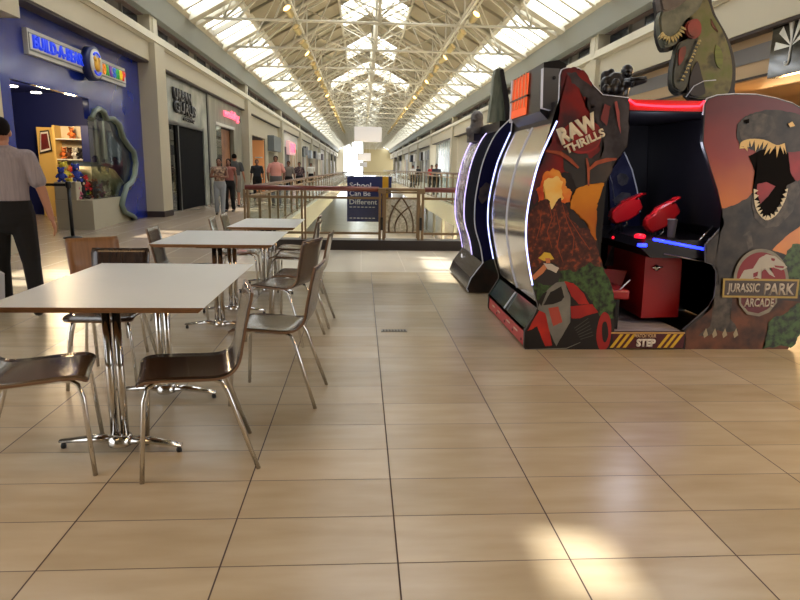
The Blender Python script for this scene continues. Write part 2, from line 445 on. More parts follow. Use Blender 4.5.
# end wall with the tall window, and the wall behind the camera
b = MB(); Xe0, Xe1 = XC-6.4, XC+6.4
wc = mat('warm end wall', (168, 154, 116), .7)
b.prism([(XC-.2, 0), (XC+7, 0), (XC+7, 5.9), (XC, RIDGE+.1), (XC-.2, RIDGE+.1)], 'y', Y1-.3, Y1, wc)
b.prism([(XC-6.4, 0), (XC-4.6, 0), (XC-4.6, 6), (XC-6.4, 6)], 'y', Y1-.3, Y1, cream); struct(b.build('wall_end'))
b = MB(); b.prism([(XC-4.6, -.5), (XC-.2, -.5), (XC-.2, RIDGE-.1), (XC-4.6, roof(4.6))], 'y', Y1-.1, Y1-.05, sky_pane); 
w = MB()
for x in (-4.5, -3.1, -1.6, -.25): w.box((XC+x, Y1-.3, 0), (XC+x+.14, Y1-.12, roof(x)), steel)
for z in (2.4, 4.8): w.box((XC-4.6, Y1-.3, z), (XC-.2, Y1-.12, z+.12), steel)
we = struct(w.build('window_6')); b.build('window_pane', we)
b = MB(); b.box((-7, Y0-.2, 0), (8, Y0, 9), cream); struct(b.build('wall_back'))

# ---------------------------------------------------------------- roof trusses
ORD = ['first', 'second', 'third', 'fourth', 'fifth', 'sixth', 'seventh', 'eighth']
def truss_mesh(name, parent):
    b = MB(); R_ = .045
    z0 = EAVE-.02
    P = lambda h, z: (XC+h, 0, z)
    for s in (-1, 1):
        b.tube([P(s*HW, roof(HW)-.08), P(0, RIDGE-.08)], .085, steel, 6)
        b.tube([P(s*(HW+.1), z0), P(0, z0)], R_, steel, 6)
        nodes = [(4.7, z0), (2.6, z0)]
        for h, z in nodes: b.tube([P(s*h, z), P(s*h, roof(h)-.08)], .03, steel, 5)
        b.tube([P(s*4.7, z0), P(s*3.2, roof(3.2)-.08)], .035, steel, 5)
        b.tube([P(s*2.6, z0), P(s*1.5, roof(1.5)-.08)], .03, steel, 5)
        # the pointed inner arch
        b.tube([P(s*4.3, z0), P(s*3.75, z0+.55), P(s*2.6, z0+1.35), P(s*1.3, z0+2.05), P(0, z0+2.5)], .04, steel, 6)
        b.tube([P(s*3.2, z0), P(s*2.6, z0+1.35)], .03, steel, 5)
        b.tube([P(0, z0+1.1), P(s*1.3, z0+2.05), P(s*1.6, roof(1.6)-.08)], .03, steel, 5)
        b.tube([P(0, z0+.35), P(s*2.6, z0+1.35)], .028, steel, 5)
    b.tube([P(0, z0), P(0, RIDGE-.05)], .06, steel, 6)
    return b.build(name, parent)
tr0 = tag(truss_mesh('roof_truss', None), 'cream steel roof truss nearest the camera above the mall walk', 'roof truss', 'steel roof trusses')
tr0.location = (0, TR[0]+4.53, 0)
for k, y in enumerate(TR[2:]):
    c = tr0.copy(); COL.objects.link(c); c.location = (0, y, 0)
    c['label'] = ('cream steel roof truss, %s in the row counted from the camera' % ORD[k+1]) if k < 7 else 'cream steel truss far down the receding row of roof trusses'
# longitudinal members and wind braces between trusses
b = MB()
for h, dz, r in ((0, -.12, .07), (H1, -.12, .06), (-H1, -.12, .06), (3.2, -.1, .05), (-3.2, -.1, .05)):
    b.tube([(XC+h, 12, roof(h)+dz), (XC+h, Y1-.4, roof(h)+dz)], r, steel, 5)
for h in (-2.6, 2.6): b.tube([(XC+h, 12, EAVE-.02), (XC+h, Y1-.4, EAVE-.02)], .03, steel, 5)
struct(b.build('trim_40'))
b = MB()
for y, y2 in zip(TR, TR[1:]):
    for s in (-1, 1):
        b.tube([(XC+s*2.6, y, roof(2.6)-.1), (XC+s*4.7, y2, EAVE)], .024, steel, 4)
        b.tube([(XC, y, EAVE+1), (XC+s*1.5, (y+y2)/2, roof(1.5)-.1), (XC, y2, EAVE+1)], .03, steel, 4)
struct(b.build('trim_41'))

# ---------------------------------------------------------------- spotlight rows under the roof
gold = mat('gold lamp housing', (190, 172, 120), .4, .3)
glow = mat('lit lamp lens', (255, 214, 130), .4, emit=4)
glow_dim = mat('lamp lens', (240, 208, 140), .35, .2)
def spot(label, loc, rz, lit):
    t = thing('spotlight', label, 'spotlight', loc, rz, 'spotlights along the roof')
    b = MB(); b.tube([(0,0,.35), (0,0,.12)], .02, steel, 6); b.box((-.09, -.02, .10), (.09, .02, .13), gold); b.build('bracket', t)
    b = MB(); b.lathe([(.06, -.16), (.10, -.1), (.11, .12), (.125, .13)], (0, 0, 0), gold, 10, 'y')
    for v in b.bm.verts: v.co = Matrix.Rotation(.6, 3, 'X')@v.co
    b.build('housing', t)
    b = MB(); b.lathe([(.105, .118), (.105, .135)], (0, 0, 0), glow if lit else glow_dim, 10, 'y')
    for v in b.bm.verts: v.co = Matrix.Rotation(.6, 3, 'X')@v.co
    b.build('lens', t); return t
protos = {}
for s, nm in ((-1, 'left'), (1, 'right')):
    b = MB(); b.box((XC+s*2.5-.03, 13, EAVE-.0), (XC+s*2.5+.03, Y1-1, EAVE+.05), steel)
    tag(b.build('lighting_track'), 'long thin cream lighting track under the %s slope of the roof' % nm, 'lighting track')
    for k in range(26):
        y = 18.3+2.265*k
        lab = ('%s spotlight from the camera on the %s hand roof lighting track' % (ORD[k], nm)) if k < 8 else 'tiny distant gold spotlight on the %s hand roof lighting track' % nm
        lit = (k % 3 == 0)
        if (s, lit) not in protos: protos[(s, lit)] = spot(lab, (XC+s*2.5, y, EAVE-.30), PI+s*.5, lit)
        else: copy_tree(protos[(s, lit)], lab, (XC+s*2.5, y, EAVE-.30), PI+s*(.3+.2*(k % 4)))

# ---------------------------------------------------------------- hanging white panels
def hanging(loc, w, h, label):
    t = thing('hanging_sign_box', label, 'hanging panel', loc)
    b = MB(); b.box((-w/2, -.15, 0), (w/2, .15, h), mat('white hanging panel', (228, 224, 224), .5, emit=.12), .03); b.build('panel', t)
    b = MB()
    for x in (-w*.4, w*.4): b.tube([(x, 0, h), (x, 0, roof(abs(loc[0]-XC)+abs(x))-loc[2]-.02)], .012, steel, 5)
    b.build('suspension_rod', t)
c = aty(368, 142, 34); hanging(tuple(c), 1.42, .76, 'large white box panel hanging in mid air over the void')
c = aty(364, 161, 60); hanging(tuple(c), 1.25, .72, 'small white panel hanging lower and farther down the mall')
c = aty(363, 167, 82); hanging(tuple(c), 1.0, .6, 'tiny white panel hanging below the others by the end window')
# ---------------------------------------------------------------- railing along the void
bronze = mat('bronze rail metal', (134, 112, 84), .45, .35)
redwood = mat('reddish wood handrail', (112, 52, 44), .35, coat=.4)
rglass = glass('railing glass', (247, 250, 247), .05)
kerbm = mat('dark kerb', (46, 38, 36), .4)
RY = 10.9
b = MB(); b.box((-2.0, RY-.12, 0), (3.6, VY0+.02, .17), kerbm); b.box((-2.0, VY0-.2, 0), (VX0+.02, Y1-2, .1), cream2); b.box((VX1-.02, VY0-.2, 0), (VX1+.2, Y1-2, .1), cream2)
struct(b.build('trim_50'))
rt = thing('railing', 'bronze and glass railing with reddish wooden handrail across the near edge of the void', 'railing', (.8, RY, .17))
def part(b, name, parent, lab=None):
    o = b.build(name); local(o, parent)
    if lab: o['label'] = lab
    return o
GX0, GX1 = .35, 1.02
for x0, x1 in ((-1.95, GX0-.05), (GX1+.06, 3.5)):
    b = MB(); b.tube([(x0, RY, 1.03), (x1, RY, 1.03)], .045, redwood, 10); part(b, 'handrail', rt)
    b = MB(); b.box((x0, RY-.015, .86), (x1, RY+.015, .90), bronze); b.box((x0, RY-.02, .26), (x1, RY+.02, .30), bronze); part(b, 'rail_bar', rt)
for x in (-1.94, -.98, GX0, GX1, 2.0, 2.9):
    big = x in (GX0, GX1)
    w = .035 if big else .022
    b = MB(); b.box((x-w-.02, RY-.03, .17), (x-.012, RY+.03, 1.0), bronze); b.box((x+.012, RY-.03, .17), (x+w+.02, RY+.03, 1.0), bronze)
    if big: b.box((x-w-.03, RY-.05, .96), (x+w+.03, RY+.05, 1.05), bronze, .01)
    part(b, 'post', rt)
    if big:
        b = MB(); b.box((x-.022, RY-.07, .34), (x+.022, RY-.03, .56), black, .008); part(b, 'hinge_box', rt, 'black hinge housing')
for x0, x1 in ((-1.9, -1.02), (-.94, GX0-.06), (GX1+.06, 1.95), (2.05, 2.85)):
    b = MB(); b.box((x0, RY-.006, .28), (x1, RY+.006, .87), rglass); part(b, 'glass_panel', rt)
g = thing('railing_gate', 'ornamental gate of pointed bronze arches between the two thick rail posts', 'gate', (.68, RY, .17))
b = MB(); xa, xb = GX0+.06, GX1-.06
b.tube([(xa, RY, 1.03), (xb, RY, 1.03)], .028, bronze, 8)
for z in (.30, .88, .98): b.box((xa, RY-.012, z-.016), (xb, RY+.012, z+.016), bronze)
for x in (xa, xb): b.box((x-.012, RY-.015, .2), (x+.012, RY+.015, 1.03), bronze)
part(b, 'gate_frame', g)
arcm = mat('dark bronze tracery', (92, 72, 50), .5, .2)
b = MB(); cx = (xa+xb)/2; hw = .205
def arc(xfoot, xtop, z0, z1, bulge):
    return [(xfoot+(xtop-xfoot)*(t**2.3)+bulge*math.sin(PI*t)*.2, RY-.012, z0+(z1-z0)*t) for t in [i/14 for i in range(15)]]
b.tube(arc(cx-hw, cx, .3, .90, -.075), .015, arcm, 6); b.tube(arc(cx+hw, cx, .3, .90, .075), .014, arcm, 6)
b.tube(arc(cx-.10, cx+.17, .3, .76, -.10), .012, arcm, 6); b.tube(arc(cx+.10, cx-.17, .3, .76, .10), .012, arcm, 6)
part(b, 'arch_tracery', g)
b = MB(); b.box((xa+.012, RY-.004, .32), (xb-.012, RY+.004, .87), mat('etched gate glass', (214, 208, 188), .35, alpha=.55, c2=(180, 173, 152), scale=34, contrast=(.4, .6))); part(b, 'glass_panel', g)

def long_rail(name, x, y0, y1, top, label):
    t = thing(name, label, 'railing', (x, y0, 0))
    b = MB(); b.tube([(x, y0, top-.03), (x, y1, top-.03)], .04, mat('brown grey handrail', (128, 108, 94), .4), 8); part(b, 'handrail', t)
    b = MB(); b.box((x-.015, y0, top-.2), (x+.015, y1, top-.16), bronze); b.box((x-.015, y0, .12), (x+.015, y1, .16), bronze); part(b, 'rail_bar', t)
    y = y0+.03; k = 0
    while y < y1 and k < 36:
        b = MB(); b.box((x-.025, y-.02, 0.0), (x+.025, y+.02, top-.05), bronze); part(b, 'post', t); y += 1.25+.05*k; k += 1
    b = MB(); b.box((x-.004, y0+.1, .16), (x+.004, y1, top-.2), rglass); part(b, 'glass_panel', t)
    return t
long_rail('railing', -1.93, RY+.1, 100, 1.05, 'glass railing running away along the left walkway edge')
long_rail('railing', 3.45, RY+.1, 100, 1.28, 'glass railing running away along the right walkway edge')
long_rail_b = thing('railing', 'far railing across the distant foot bridge over the void', 'railing', (.8, 62, 0))
b = MB(); b.tube([(VX0, 62, 1.05), (VX1, 62, 1.05)], .04, bronze, 6); part(b, 'handrail', long_rail_b)
b = MB()
for k in range(22): b.box((VX0+.1+k*.235, 61.98, 0), (VX0+.13+k*.235, 62.02, 1.03), bronze)
part(b, 'baluster_row', long_rail_b)

# banner just behind the rail
bt = thing('banner_sign', 'dark blue advertising board with a yellow stripe behind the railing', 'sign', (.13, 11.04, .4))
navy = mat('navy banner print', (40, 54, 112), .5)
y = 11.04
a = aty(347, 176, y); c = aty(391, 222, y)
x0, x1, z1, z0 = a.x, c.x, a.z, c.z
b = MB(); b.box((x0, y, z0), (x1, y+.03, z1), navy)
xs = aty(382.5, 180, y).x; xe = aty(388.5, 180, y).x
b.box((xs, y-.002, z0), (xe, y, z1), mat('yellow banner stripe', (214, 168, 40), .5)); part(b, 'board', bt)
b = MB()
for x_ in (x0+.06, x1-.2): b.box((x_, RY-.02, .875), (x_+.03, y+.001, .905), bronze)
part(b, 'clamp', bt)
wt = mat('white banner lettering', (225, 228, 235), .5, emit=.08)  # printed letters given a faint glow of their own
for i, (s, px) in enumerate((('School', 349.5), ('Can Be', 349.5), ('Different', 349.5))):
    p = aty(px, (187.5, 195.7, 204.2)[i], y-.002)
    o = text(s, 'lettering', wt, (1,0,0), (0,0,1), (p.x, y-.002, p.z), .085, (.37, .36, .475)[i], bold=.01); local(o, bt)
for i, pz in enumerate((207.3, 218.3)):
    p = aty(349.5, pz, y-.002); b = MB()
    for k in range(7): b.box((p.x+k*.066, y-.004, p.z), (p.x+k*.066+.045, y-.002, p.z+.012), wt)
    part(b, 'small_print', bt)

# ---------------------------------------------------------------- the blue toy shop
blue = mat('glossy blue shopfront', (22, 46, 148), .18, c2=(18, 38, 128), scale=.6, coat=.3)
navy2 = mat('navy shop interior', (16, 26, 86), .5)
yell = mat('yellow shop wall', (214, 176, 98), .6)
XF = -5.75
def Lp(px, py, x=XF): p = atx(px, py, x); return (p.y, p.z)
b = MB()
op = (11.2, 14.25, 2.72)      # opening y0, y1, top
b.box((XF, 10.4, 0), (XF-.12, op[0], 4.0), blue)
b.box((XF, op[0], op[2]), (XF-.12, op[1], 4.0), blue)
# wall right of the opening, with the bear shaped window cut out of it
bear = [Lp(*q) for q in ((90,119), (93,111), (98,108.5), (103,112), (105.5,119), (112,118.5), (118,124), (122,137), (128,146), (133,152), (135,163), (134,174), (131,182), (126,186), (123,196), (121,205), (124,212), (132,216), (134,219))]
bear = [(max(y, op[1]), max(z, .05)) for y, z in bear]
zb = .05
wall_poly = [(op[1], 4.0), (op[1], bear[0][1])] + bear + [(bear[-1][0], 0), (17.5, 0), (17.5, 4.0)]
b.prism(wall_poly, 'x', XF, XF-.12, blue)
sh = struct(b.build('wall_blue_shopfront'))
# grey scalloped frame round the window
frm = mat('grey green window frame', (112, 126, 118), .35)
t = thing('shop_window', 'bear outline display window with scalloped grey frame in the blue wall', 'shop window', (XF, 15.2, 0))
b = MB(); b.tube([(XF+.02, y, z) for y, z in bear], .07, frm, 8, flat=.8)
part(b, 'frame', t)
b = MB(); gp = [(op[1], .3)]+[(op[1], bear[0][1])]+bear[:-2]+[(bear[-3][0], .3)]
b.prism(gp, 'x', XF-.05, XF-.06, glass('shop window glass', (205, 212, 210), .14, .03)); part(b, 'glass_panel', t)
b = MB(); 
for y in (atx(96, 150, XF-.5).y, atx(104, 150, XF-.5).y): b.box((XF-.5, y, .9), (XF-.45, y+.08, 2.4), mat('grey mullion', (120, 128, 132), .4))
b.box((XF-.5, 14.3, 1.32), (XF-.42, 16.4, 1.42), MATS['grey mullion']); part(b, 'mullion', t)
# shop interior
b = MB()
b.box((-10, 10.0, 0), (-9.9, 18.2, 4), navy2); b.box((-10, 10.0, 0), (XF-.12, 10.1, 4), navy2); b.box((-10, 18.0, 0), (XF-.12, 18.1, 4), navy2)
b.box((-10, 10, 3.2), (XF-.12, 18.1, 3.3), navy2); 

struct(b.build('wall_toy_shop_interior'))
YW = 17.4
def W(px, py, y=YW): p = aty(px, py, y); return p
a = W(36, 127); c = W(60, 190)
b = MB(); b.box((a.x, YW, .0), (c.x, YW+.1, a.z), yell); struct(b.build('wall_yellow_panel'))
pf = thing('picture_frame', 'tilted framed dark red picture on the yellow wall inside the toy shop', 'picture', (W(46,150).x, YW-.03, W(46,150).z))
P4 = [W(40.5, 131), W(49, 130), W(52.5, 151), W(40.5, 154)]
def quad(P, k): cc = sum(P, Vector())/4; return [(cc+(p-cc)*k) for p in P]
b = MB(); b.prism([(p.x, p.z) for p in quad(P4, 1)], 'y', YW-.04, YW-.003, mat('black picture frame', (30, 20, 18), .4)); part(b, 'frame', pf)
b = MB(); b.prism([(p.x, p.z) for p in quad(P4, .86)], 'y', YW-.045, YW-.04, white); part(b, 'mat_board', pf)
b = MB(); b.prism([(p.x, p.z) for p in quad(P4, .70)], 'y', YW-.05, YW-.045, mat('red picture print', (120, 30, 26), .5, c2=(60, 16, 20), scale=3)); part(b, 'print', pf)
# display shelves
b = MB(); a = W(60, 126); c = W(86, 126); zt = a.z
st = thing('display_shelf', 'tall lit display shelf of toys inside the toy shop', 'shelf', ((a.x+c.x)/2, YW, 0))
b.box((a.x, YW+.02, 0), (c.x, YW+.08, zt), mat('shelf back', (206, 190, 160), .5)); part(b, 'back_panel', st)
b = MB(); b.box((a.x-.05, YW-.35, 0), (a.x, YW+.08, zt), yell); part(b, 'side_panel', st)
b = MB(); b.box((c.x, YW-.35, 0), (c.x+.3, YW+.08, zt), navy2); part(b, 'side_panel', st, 'dark blue side panel')
zs = [W(70, q).z for q in (139, 159, 177, 196)]
for z in zs: b = MB(); b.box((a.x, YW-.32, z-.03), (c.x, YW+.02, z), white); part(b, 'shelf_board', st)
toycols = {'red': (196, 40, 44), 'yellow': (222, 200, 60), 'green': (70, 150, 60), 'blue': (50, 70, 170), 'brown': (100, 62, 40), 'white': (222, 214, 204), 'orange': (220, 120, 50), 'black': (34, 30, 34), 'pink': (214, 120, 150)}
def toy(loc, s, colour, where, grp):
    m = mat(colour+' plush', toycols[colour], .9, c2=tuple(int(v*.75) for v in toycols[colour]), scale=30)
    t = thing('plush_toy', '%s plush toy %s' % (colour, where), 'toy', loc, random.uniform(-.5, .5)+PI*.2, grp)
    b = MB(); b.ball((0,0,.36*s), (.24*s,.2*s,.3*s), m, 10); b.build('body', t)
    b = MB(); b.ball((0,-.02,.75*s), .2*s, m, 10); b.ball((-.15*s,0,.92*s), .08*s, m, 8); b.ball((.15*s,0,.92*s), .08*s, m, 8); b.ball((0,-.18*s,.70*s), .07*s, mat('muzzle plush', (210, 190, 160), .9), 8); b.build('head', t)
    for sx in (-1, 1):
        b = MB(); b.tube([(sx*.18*s,0,.5*s), (sx*.32*s,-.1*s,.3*s)], .08*s, m, 8); b.build('arm', t)
        b = MB(); b.tube([(sx*.12*s,-.05*s,.1*s), (sx*.18*s,-.3*s,.08*s)], .09*s, m, 8); b.build('leg', t)
    return t
pos = ('first', 'second', 'third', 'fourth', 'last')
cl = ['orange', 'brown', 'white', 'black', 'blue', 'red', 'white', 'brown', 'black', 'green', 'white', 'brown', 'red', 'black']
n = 0
for r, z in enumerate(zs[1:]):
    for k in range(4):
        x = a.x+.12+k*(c.x-a.x-.2)/3.3
        toy((x, YW-.17, z), .30 if r else .3, cl[n % len(cl)], 'on the %s shelf board, %s from the left' % (('upper', 'middle', 'lower')[r], pos[k]), 'toys on the display shelf'); n += 1
toy((a.x+.35, YW-.17, zs[0]), .3, 'orange', 'sitting on the top shelf board under the lamp glow', 'toys on the display shelf')
# curved bench back with cream ribs and low counter boxes
cb = mat('cream counter', (172, 166, 146), .4)
t = thing('display_counter', 'low pale grey display counter jutting out of the toy shop front', 'counter', (-5.55, 14.3, 0))
p1 = atz(61, 229, 0); p2 = atz(95, 230, 0); p3 = atz(134, 219, 0)
b = MB(); b.prism([(p2.x, p2.y), (p1.x, p2.y), (p1.x, 15.6), (-5.82, 15.6), (-5.82, p3.y), (p3.x, p3.y)], 'z', 0, .62, cb); part(b, 'body', t)
b = MB(); b.box((p1.x, p2.y, .62), (p1.x+.45, p2.y+.55, 1.0), cb, .02); part(b, 'raised_box', t)
t = thing('ribbed_bench_back', 'cream ribbed curved backrest inside the bear shaped window', 'display', (-6.3, 15.6, .62))
for k in range(7):
    y_ = atx(98, 195, -6.05).y+.1+k*(atx(123, 190, -6.05).y-atx(98, 195, -6.05).y)/6.5; b = MB()
    b.tube([(-6.05, y_, .64), (-6.12, y_+.02, .9), (-6.3, y_+.04, 1.15), (-6.55, y_+.05, 1.25)], .11, mat('cream vinyl', (196, 184, 140), .4), 8); part(b, 'rib', t)
rnd = random.Random(3)
heap = [('yellow', 66, 186, .55), ('orange', 69, 193, .45), ('blue', 64, 196, .4), ('blue', 77, 193, .5), ('red', 84, 181, .45), ('green', 86, 194, .42), ('pink', 80, 198, .4), ('orange', 93, 184, .42), ('yellow', 87, 188, .38), ('black', 84, 205, .62), ('brown', 92, 203, .5), ('white', 97, 206, .5), ('pink', 100, 213, .42), ('brown', 107, 206, .5), ('red', 91, 192, .36)]
adj = ['plump', 'small', 'slumped', 'upright', 'bright', 'little', 'round', 'peeping', 'leaning', 'big', 'middle', 'sitting', 'front', 'end', 'tiny']
for i, (cn, px, py, s) in enumerate(heap):
    xx = -5.98 if px < 95 else -5.95
    p = atx(px, py, xx); zz = max(p.z-.2, 1.01 if px < 80 else .64)
    toy((xx+rnd.uniform(-.05,.05), p.y, zz), s*.75, cn, 'in the toy heap on the counter, %s one' % adj[i], 'toys heaped on the counter')
ld = bpy.data.lights.new('window fill light', 'POINT'); ld.energy = 30; ld.color = (1, .86, .65); ld.shadow_soft_size = .1
lo = bpy.data.objects.new('window fill light', ld); COL.objects.link(lo); lo.location = (-6.7, 15.6, 2.4)  # unseen fill added to brighten the display behind the bear window
# downlights of the shop and its warm light
for i, (px, py) in enumerate(((12, 85.5), (36, 92))):
    p = atz(px, py, 3.19); x, yv = p.x, p.y
    p = atx(px, py, -6.3)
    b = MB(); b.lathe([(.09, -.02), (.09, 0)], (-6.3, p.y, min(3.19, p.z)), mat('lit downlight', (255, 240, 215), .4, emit=14), 14)
    tag(b.build('downlight'), 'round lit downlight in the toy shop ceiling, %s one' % ('nearer' if i == 0 else 'farther'), 'ceiling light')
ld = bpy.data.lights.new('toy shop lamp', 'POINT'); ld.energy = 150; ld.color = (1, .75, .42); ld.shadow_soft_size = .15
lo = bpy.data.objects.new('toy shop lamp', ld); COL.objects.link(lo); lo.location = (-7.3, 15.6, 2.7)
# sign over the shop
sg = thing('shop_sign', 'long white framed sign with blue and rainbow letters and a round bear badge', 'sign', (XF, 14.2, 3.2))
y0, y1, za, zc = 11.75, 16.3, 3.20, 3.62
b = MB(); b.box((XF, y0, za), (XF+.08, y1, zc), mat('sign silver frame', (196, 196, 190), .35)); part(b, 'backing_board', sg)
b = MB(); b.box((XF+.08, y0+.04, za+.06), (XF+.09, y1-.04, zc-.06), mat('sign grey stripe', (120, 124, 124), .5)); b.box((XF+.09, y0+.04, za+.085), (XF+.10, y1-.04, zc-.085), white); part(b, 'face', sg)
R_, U_ = (0, 1, 0), (0, 0, 1)
o = text('BUILD-A-BEAR', 'lettering', mat('bright blue letters', (18, 60, 226), .4, emit=.5), R_, U_, (XF+.10, y0+.12, za+.11), .22, 1.98, .03, .03); local(o, sg)
rb = [((224, 50, 40), 'W'), ((240, 140, 30), 'O'), ((60, 160, 60), 'R'), ((120, 60, 160), 'K'), ((50, 110, 200), 'S'), ((60, 170, 80), 'H'), ((240, 200, 40), 'O'), ((220, 60, 50), 'P')]
for i, (cc, ch) in enumerate(rb):
    o = text(ch, 'lettering', mat('sign letter %d' % i, cc, .4, emit=.3), R_, U_, (XF+.10, 14.66+i*.195, za+.11), .22, .155, .03, .03); local(o, sg); o['label'] = 'single coloured letter'
b = MB(); b.lathe([(.34, 0), (.34, .16)], (XF+.08, 14.17, 3.41), mat('navy badge rim', (24, 36, 90), .4), 32, 'x'); part(b, 'badge_rim', sg)
b = MB(); b.lathe([(.29, 0), (.29, .02)], (XF+.24, 14.17, 3.41), white, 32, 'x'); part(b, 'badge_face', sg)
b = MB(); gld = mat('golden bear badge', (236, 176, 50), .5)
b.lathe([(.13, 0), (.13, .02)], (XF+.26, 14.17, 3.39), gld, 20, 'x')
for dy in (-.1, .1): b.lathe([(.05, 0), (.05, .02)], (XF+.26, 14.17+dy, 3.50), gld, 12, 'x')
part(b, 'bear_emblem', sg)
b = MB(); b.tube([(XF+.27, 14.17+.22*math.cos(t), 3.41+.22*math.sin(t)) for t in [PI*.25+i*PI*.5/8 for i in range(9)]], .02, MATS['bright blue letters'], 6); b.tube([(XF+.27, 14.17+.22*math.cos(t), 3.41+.22*math.sin(t)) for t in [-PI*.25-i*PI*.5/8 for i in range(9)]], .02, MATS['bright blue letters'], 6); part(b, 'badge_ring', sg)
# cream pillar and bulkhead at the near end of the blue shop
b = MB(); b.box((-6.2, 9.1, 0), (-5.3, 10.05, 4.0), cream); b.box((-6.2, 8.2, 3.56), (-5.28, 10.78, 4.2), cream); struct(b.build('trim_51'))
b = MB(); b.box((-6.0, 4.5, 0), (-5.8, 9.1, 4), mat('dim shop wall', (90, 84, 76), .6)); struct(b.build('wall_left_near_shop'))

# ---------------------------------------------------------------- shops farther along the left wall
marble = mat('grey marble fascia', (168, 170, 162), .2, c2=(122, 128, 122), scale=1.6, detail=10, contrast=(.3, .7))
XS = -5.62
def panel(name, x, y0, y1, z0, z1, m, th=.1): b = MB(); b.box((x, y0, z0), (x-th, y1, z1), m); return struct(b.build(name))
b = MB()
b.box((XS, 18.3, 2.66), (XS-.15, 24.2, 4.0), marble); b.box((XS, 18.3, 0), (XS-.15, 18.6, 2.66), marble); b.box((XS, 23.6, 0), (XS-.15, 24.2, 2.66), marble)
b.box((XS+.03, 24.2, 0), (XS-.15, 24.45, 4.0), mat('dark metal trim', (60, 60, 62), .3, .6))
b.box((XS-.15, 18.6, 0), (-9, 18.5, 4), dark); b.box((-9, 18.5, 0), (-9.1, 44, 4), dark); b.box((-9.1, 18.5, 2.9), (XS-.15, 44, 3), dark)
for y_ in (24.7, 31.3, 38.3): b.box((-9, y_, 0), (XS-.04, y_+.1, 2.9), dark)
struct(b.build('wall_marble_shopfront'))
t = thing('shop_gate', 'closed black shop entrance with dark glass side window in grey marble front', 'shop entrance', (XS, 21, 0))
b = MB(); b.box((XS-.04, 20.4, 0), (XS-.1, 23.6, 2.6), mat('black roller door', (10, 10, 14), .8, spec=.1)); part(b, 'roller_door', t)
b = MB(); b.box((XS+.02, 20.28, 0), (XS-.1, 20.4, 2.66), MATS['dark metal trim']); b.box((XS+.02, 18.6, 2.58), (XS-.1, 23.6, 2.68), MATS['dark metal trim']); part(b, 'door_frame', t)
b = MB(); b.box((XS-.05, 18.6, 0), (XS-.07, 20.28, 2.58), glass('dark shop glass', (90, 95, 100), .25)); part(b, 'side_glass', t)
t = thing('shop_sign', 'black two-line clothing shop lettering on the grey marble front', 'sign', (XS, 21, 3))
blk = mat('black sign letters', (24, 24, 26), .35)
o = text('URBAN', 'lettering', blk, R_, U_, (XS+.02, 19.9, 3.30), .36, 2.0, .06, .05); local(o, t)
o = text('GURUS', 'lettering', blk, R_, U_, (XS+.02, 19.9, 2.94), .36, 2.5, .06, .05); local(o, t)
o = text('clothing', 'lettering', blk, R_, U_, (XS+.02, 20.9, 2.72), .20, 1.4, .04, .02, shear=.3); local(o, t)
# second shop: stone surround, warm wooden doorway and pink script sign
stone = mat('striped stone surround', (150, 148, 134), .3, c2=(112, 112, 100), scale=2.2, stretch=(1, 1, .3))
b = MB()
b.box((XS+.02, 24.45, 3.0), (XS-.15, 30.9, 4.0), stone); b.box((XS+.02, 24.45, 0), (XS-.15, 25.5, 3.0), stone); b.box((XS+.02, 29.0, 0), (XS-.15, 30.9, 3.0), stone)
b.box((XS+.05, 25.45, 2.95), (XS-.1, 29.1, 3.06), white)
struct(b.build('wall_stone_shopfront'))
b = MB(); b.box((XS-.18, 25.45, 0), (XS-.24, 29.05, 3.0), mat('warm wood screen', (156, 104, 66), .5, c2=(120, 76, 50), scale=2)); 
tag(b.build('wooden_screen'), 'warm brown timber screen in the stone framed shop doorway', 'screen')
b = MB(); b.box((XS-.02, 25.5, 0), (XS-.04, 26.6, 2.95), glass('pale shop glass', (200, 214, 205), .35)); tag(b.build('shop_window'), 'narrow pale glass window left of the timber screen', 'shop window')
t = thing('shop_sign', 'glowing pink script sign on the stone shopfront', 'sign', (XS, 27.5, 3.1))
o = text('wedding', 'lettering', mat('pink neon', (255, 96, 120), .4, emit=1.6), R_, U_, (XS+.04, 26.9, 3.28), .42, 3.2, .05, .03, shear=.2); local(o, t)
# third: dim doorway with warm display, beige wall with grey box sign
b = MB()
b.box((XS, 31.9, 3.0), (XS-.15, 44.2, 4.0), cream); b.box((XS, 38.4, 0), (XS-.15, 44.2, 3.0), cream); b.box((XS, 31.9, 0), (XS-.15, 32.3, 3.0), cream)
struct(b.build('wall_cream_shopfront'))
b = MB(); b.box((-7.6, 38.15, 0), (XS-.06, 38.28, 2.9), mat('orange self lit display wall', (206, 138, 84), .6, emit=.3)); b.box((-6.9, 36.5, 0), (-6.25, 37.0, 2.7), mat('navy display', (24, 28, 52), .5))  # orange wall glows by itself, standing in for shop lighting
for k in range(3): b.box((-6.15, 37.9, .7+k*.6), (XS-.15, 38.14, .76+k*.6), white)
tag(b.build('display_wall'), 'orange lit wall display in the open shop doorway past the second pillar', 'display')
b = MB(); b.box((XS+.02, 39.2, 2.35), (XS+.4, 42.6, 3.25), mat('grey sign box', (110, 116, 118), .5)); tag(b.build('sign_box'), 'plain grey sign box projecting from the cream wall', 'sign')
b = MB(); b.box((XS+.01, 39.6, 0), (XS-.01, 42.0, 2.3), mat('olive door', (120, 112, 84), .5)); struct(b.build('door_1'))
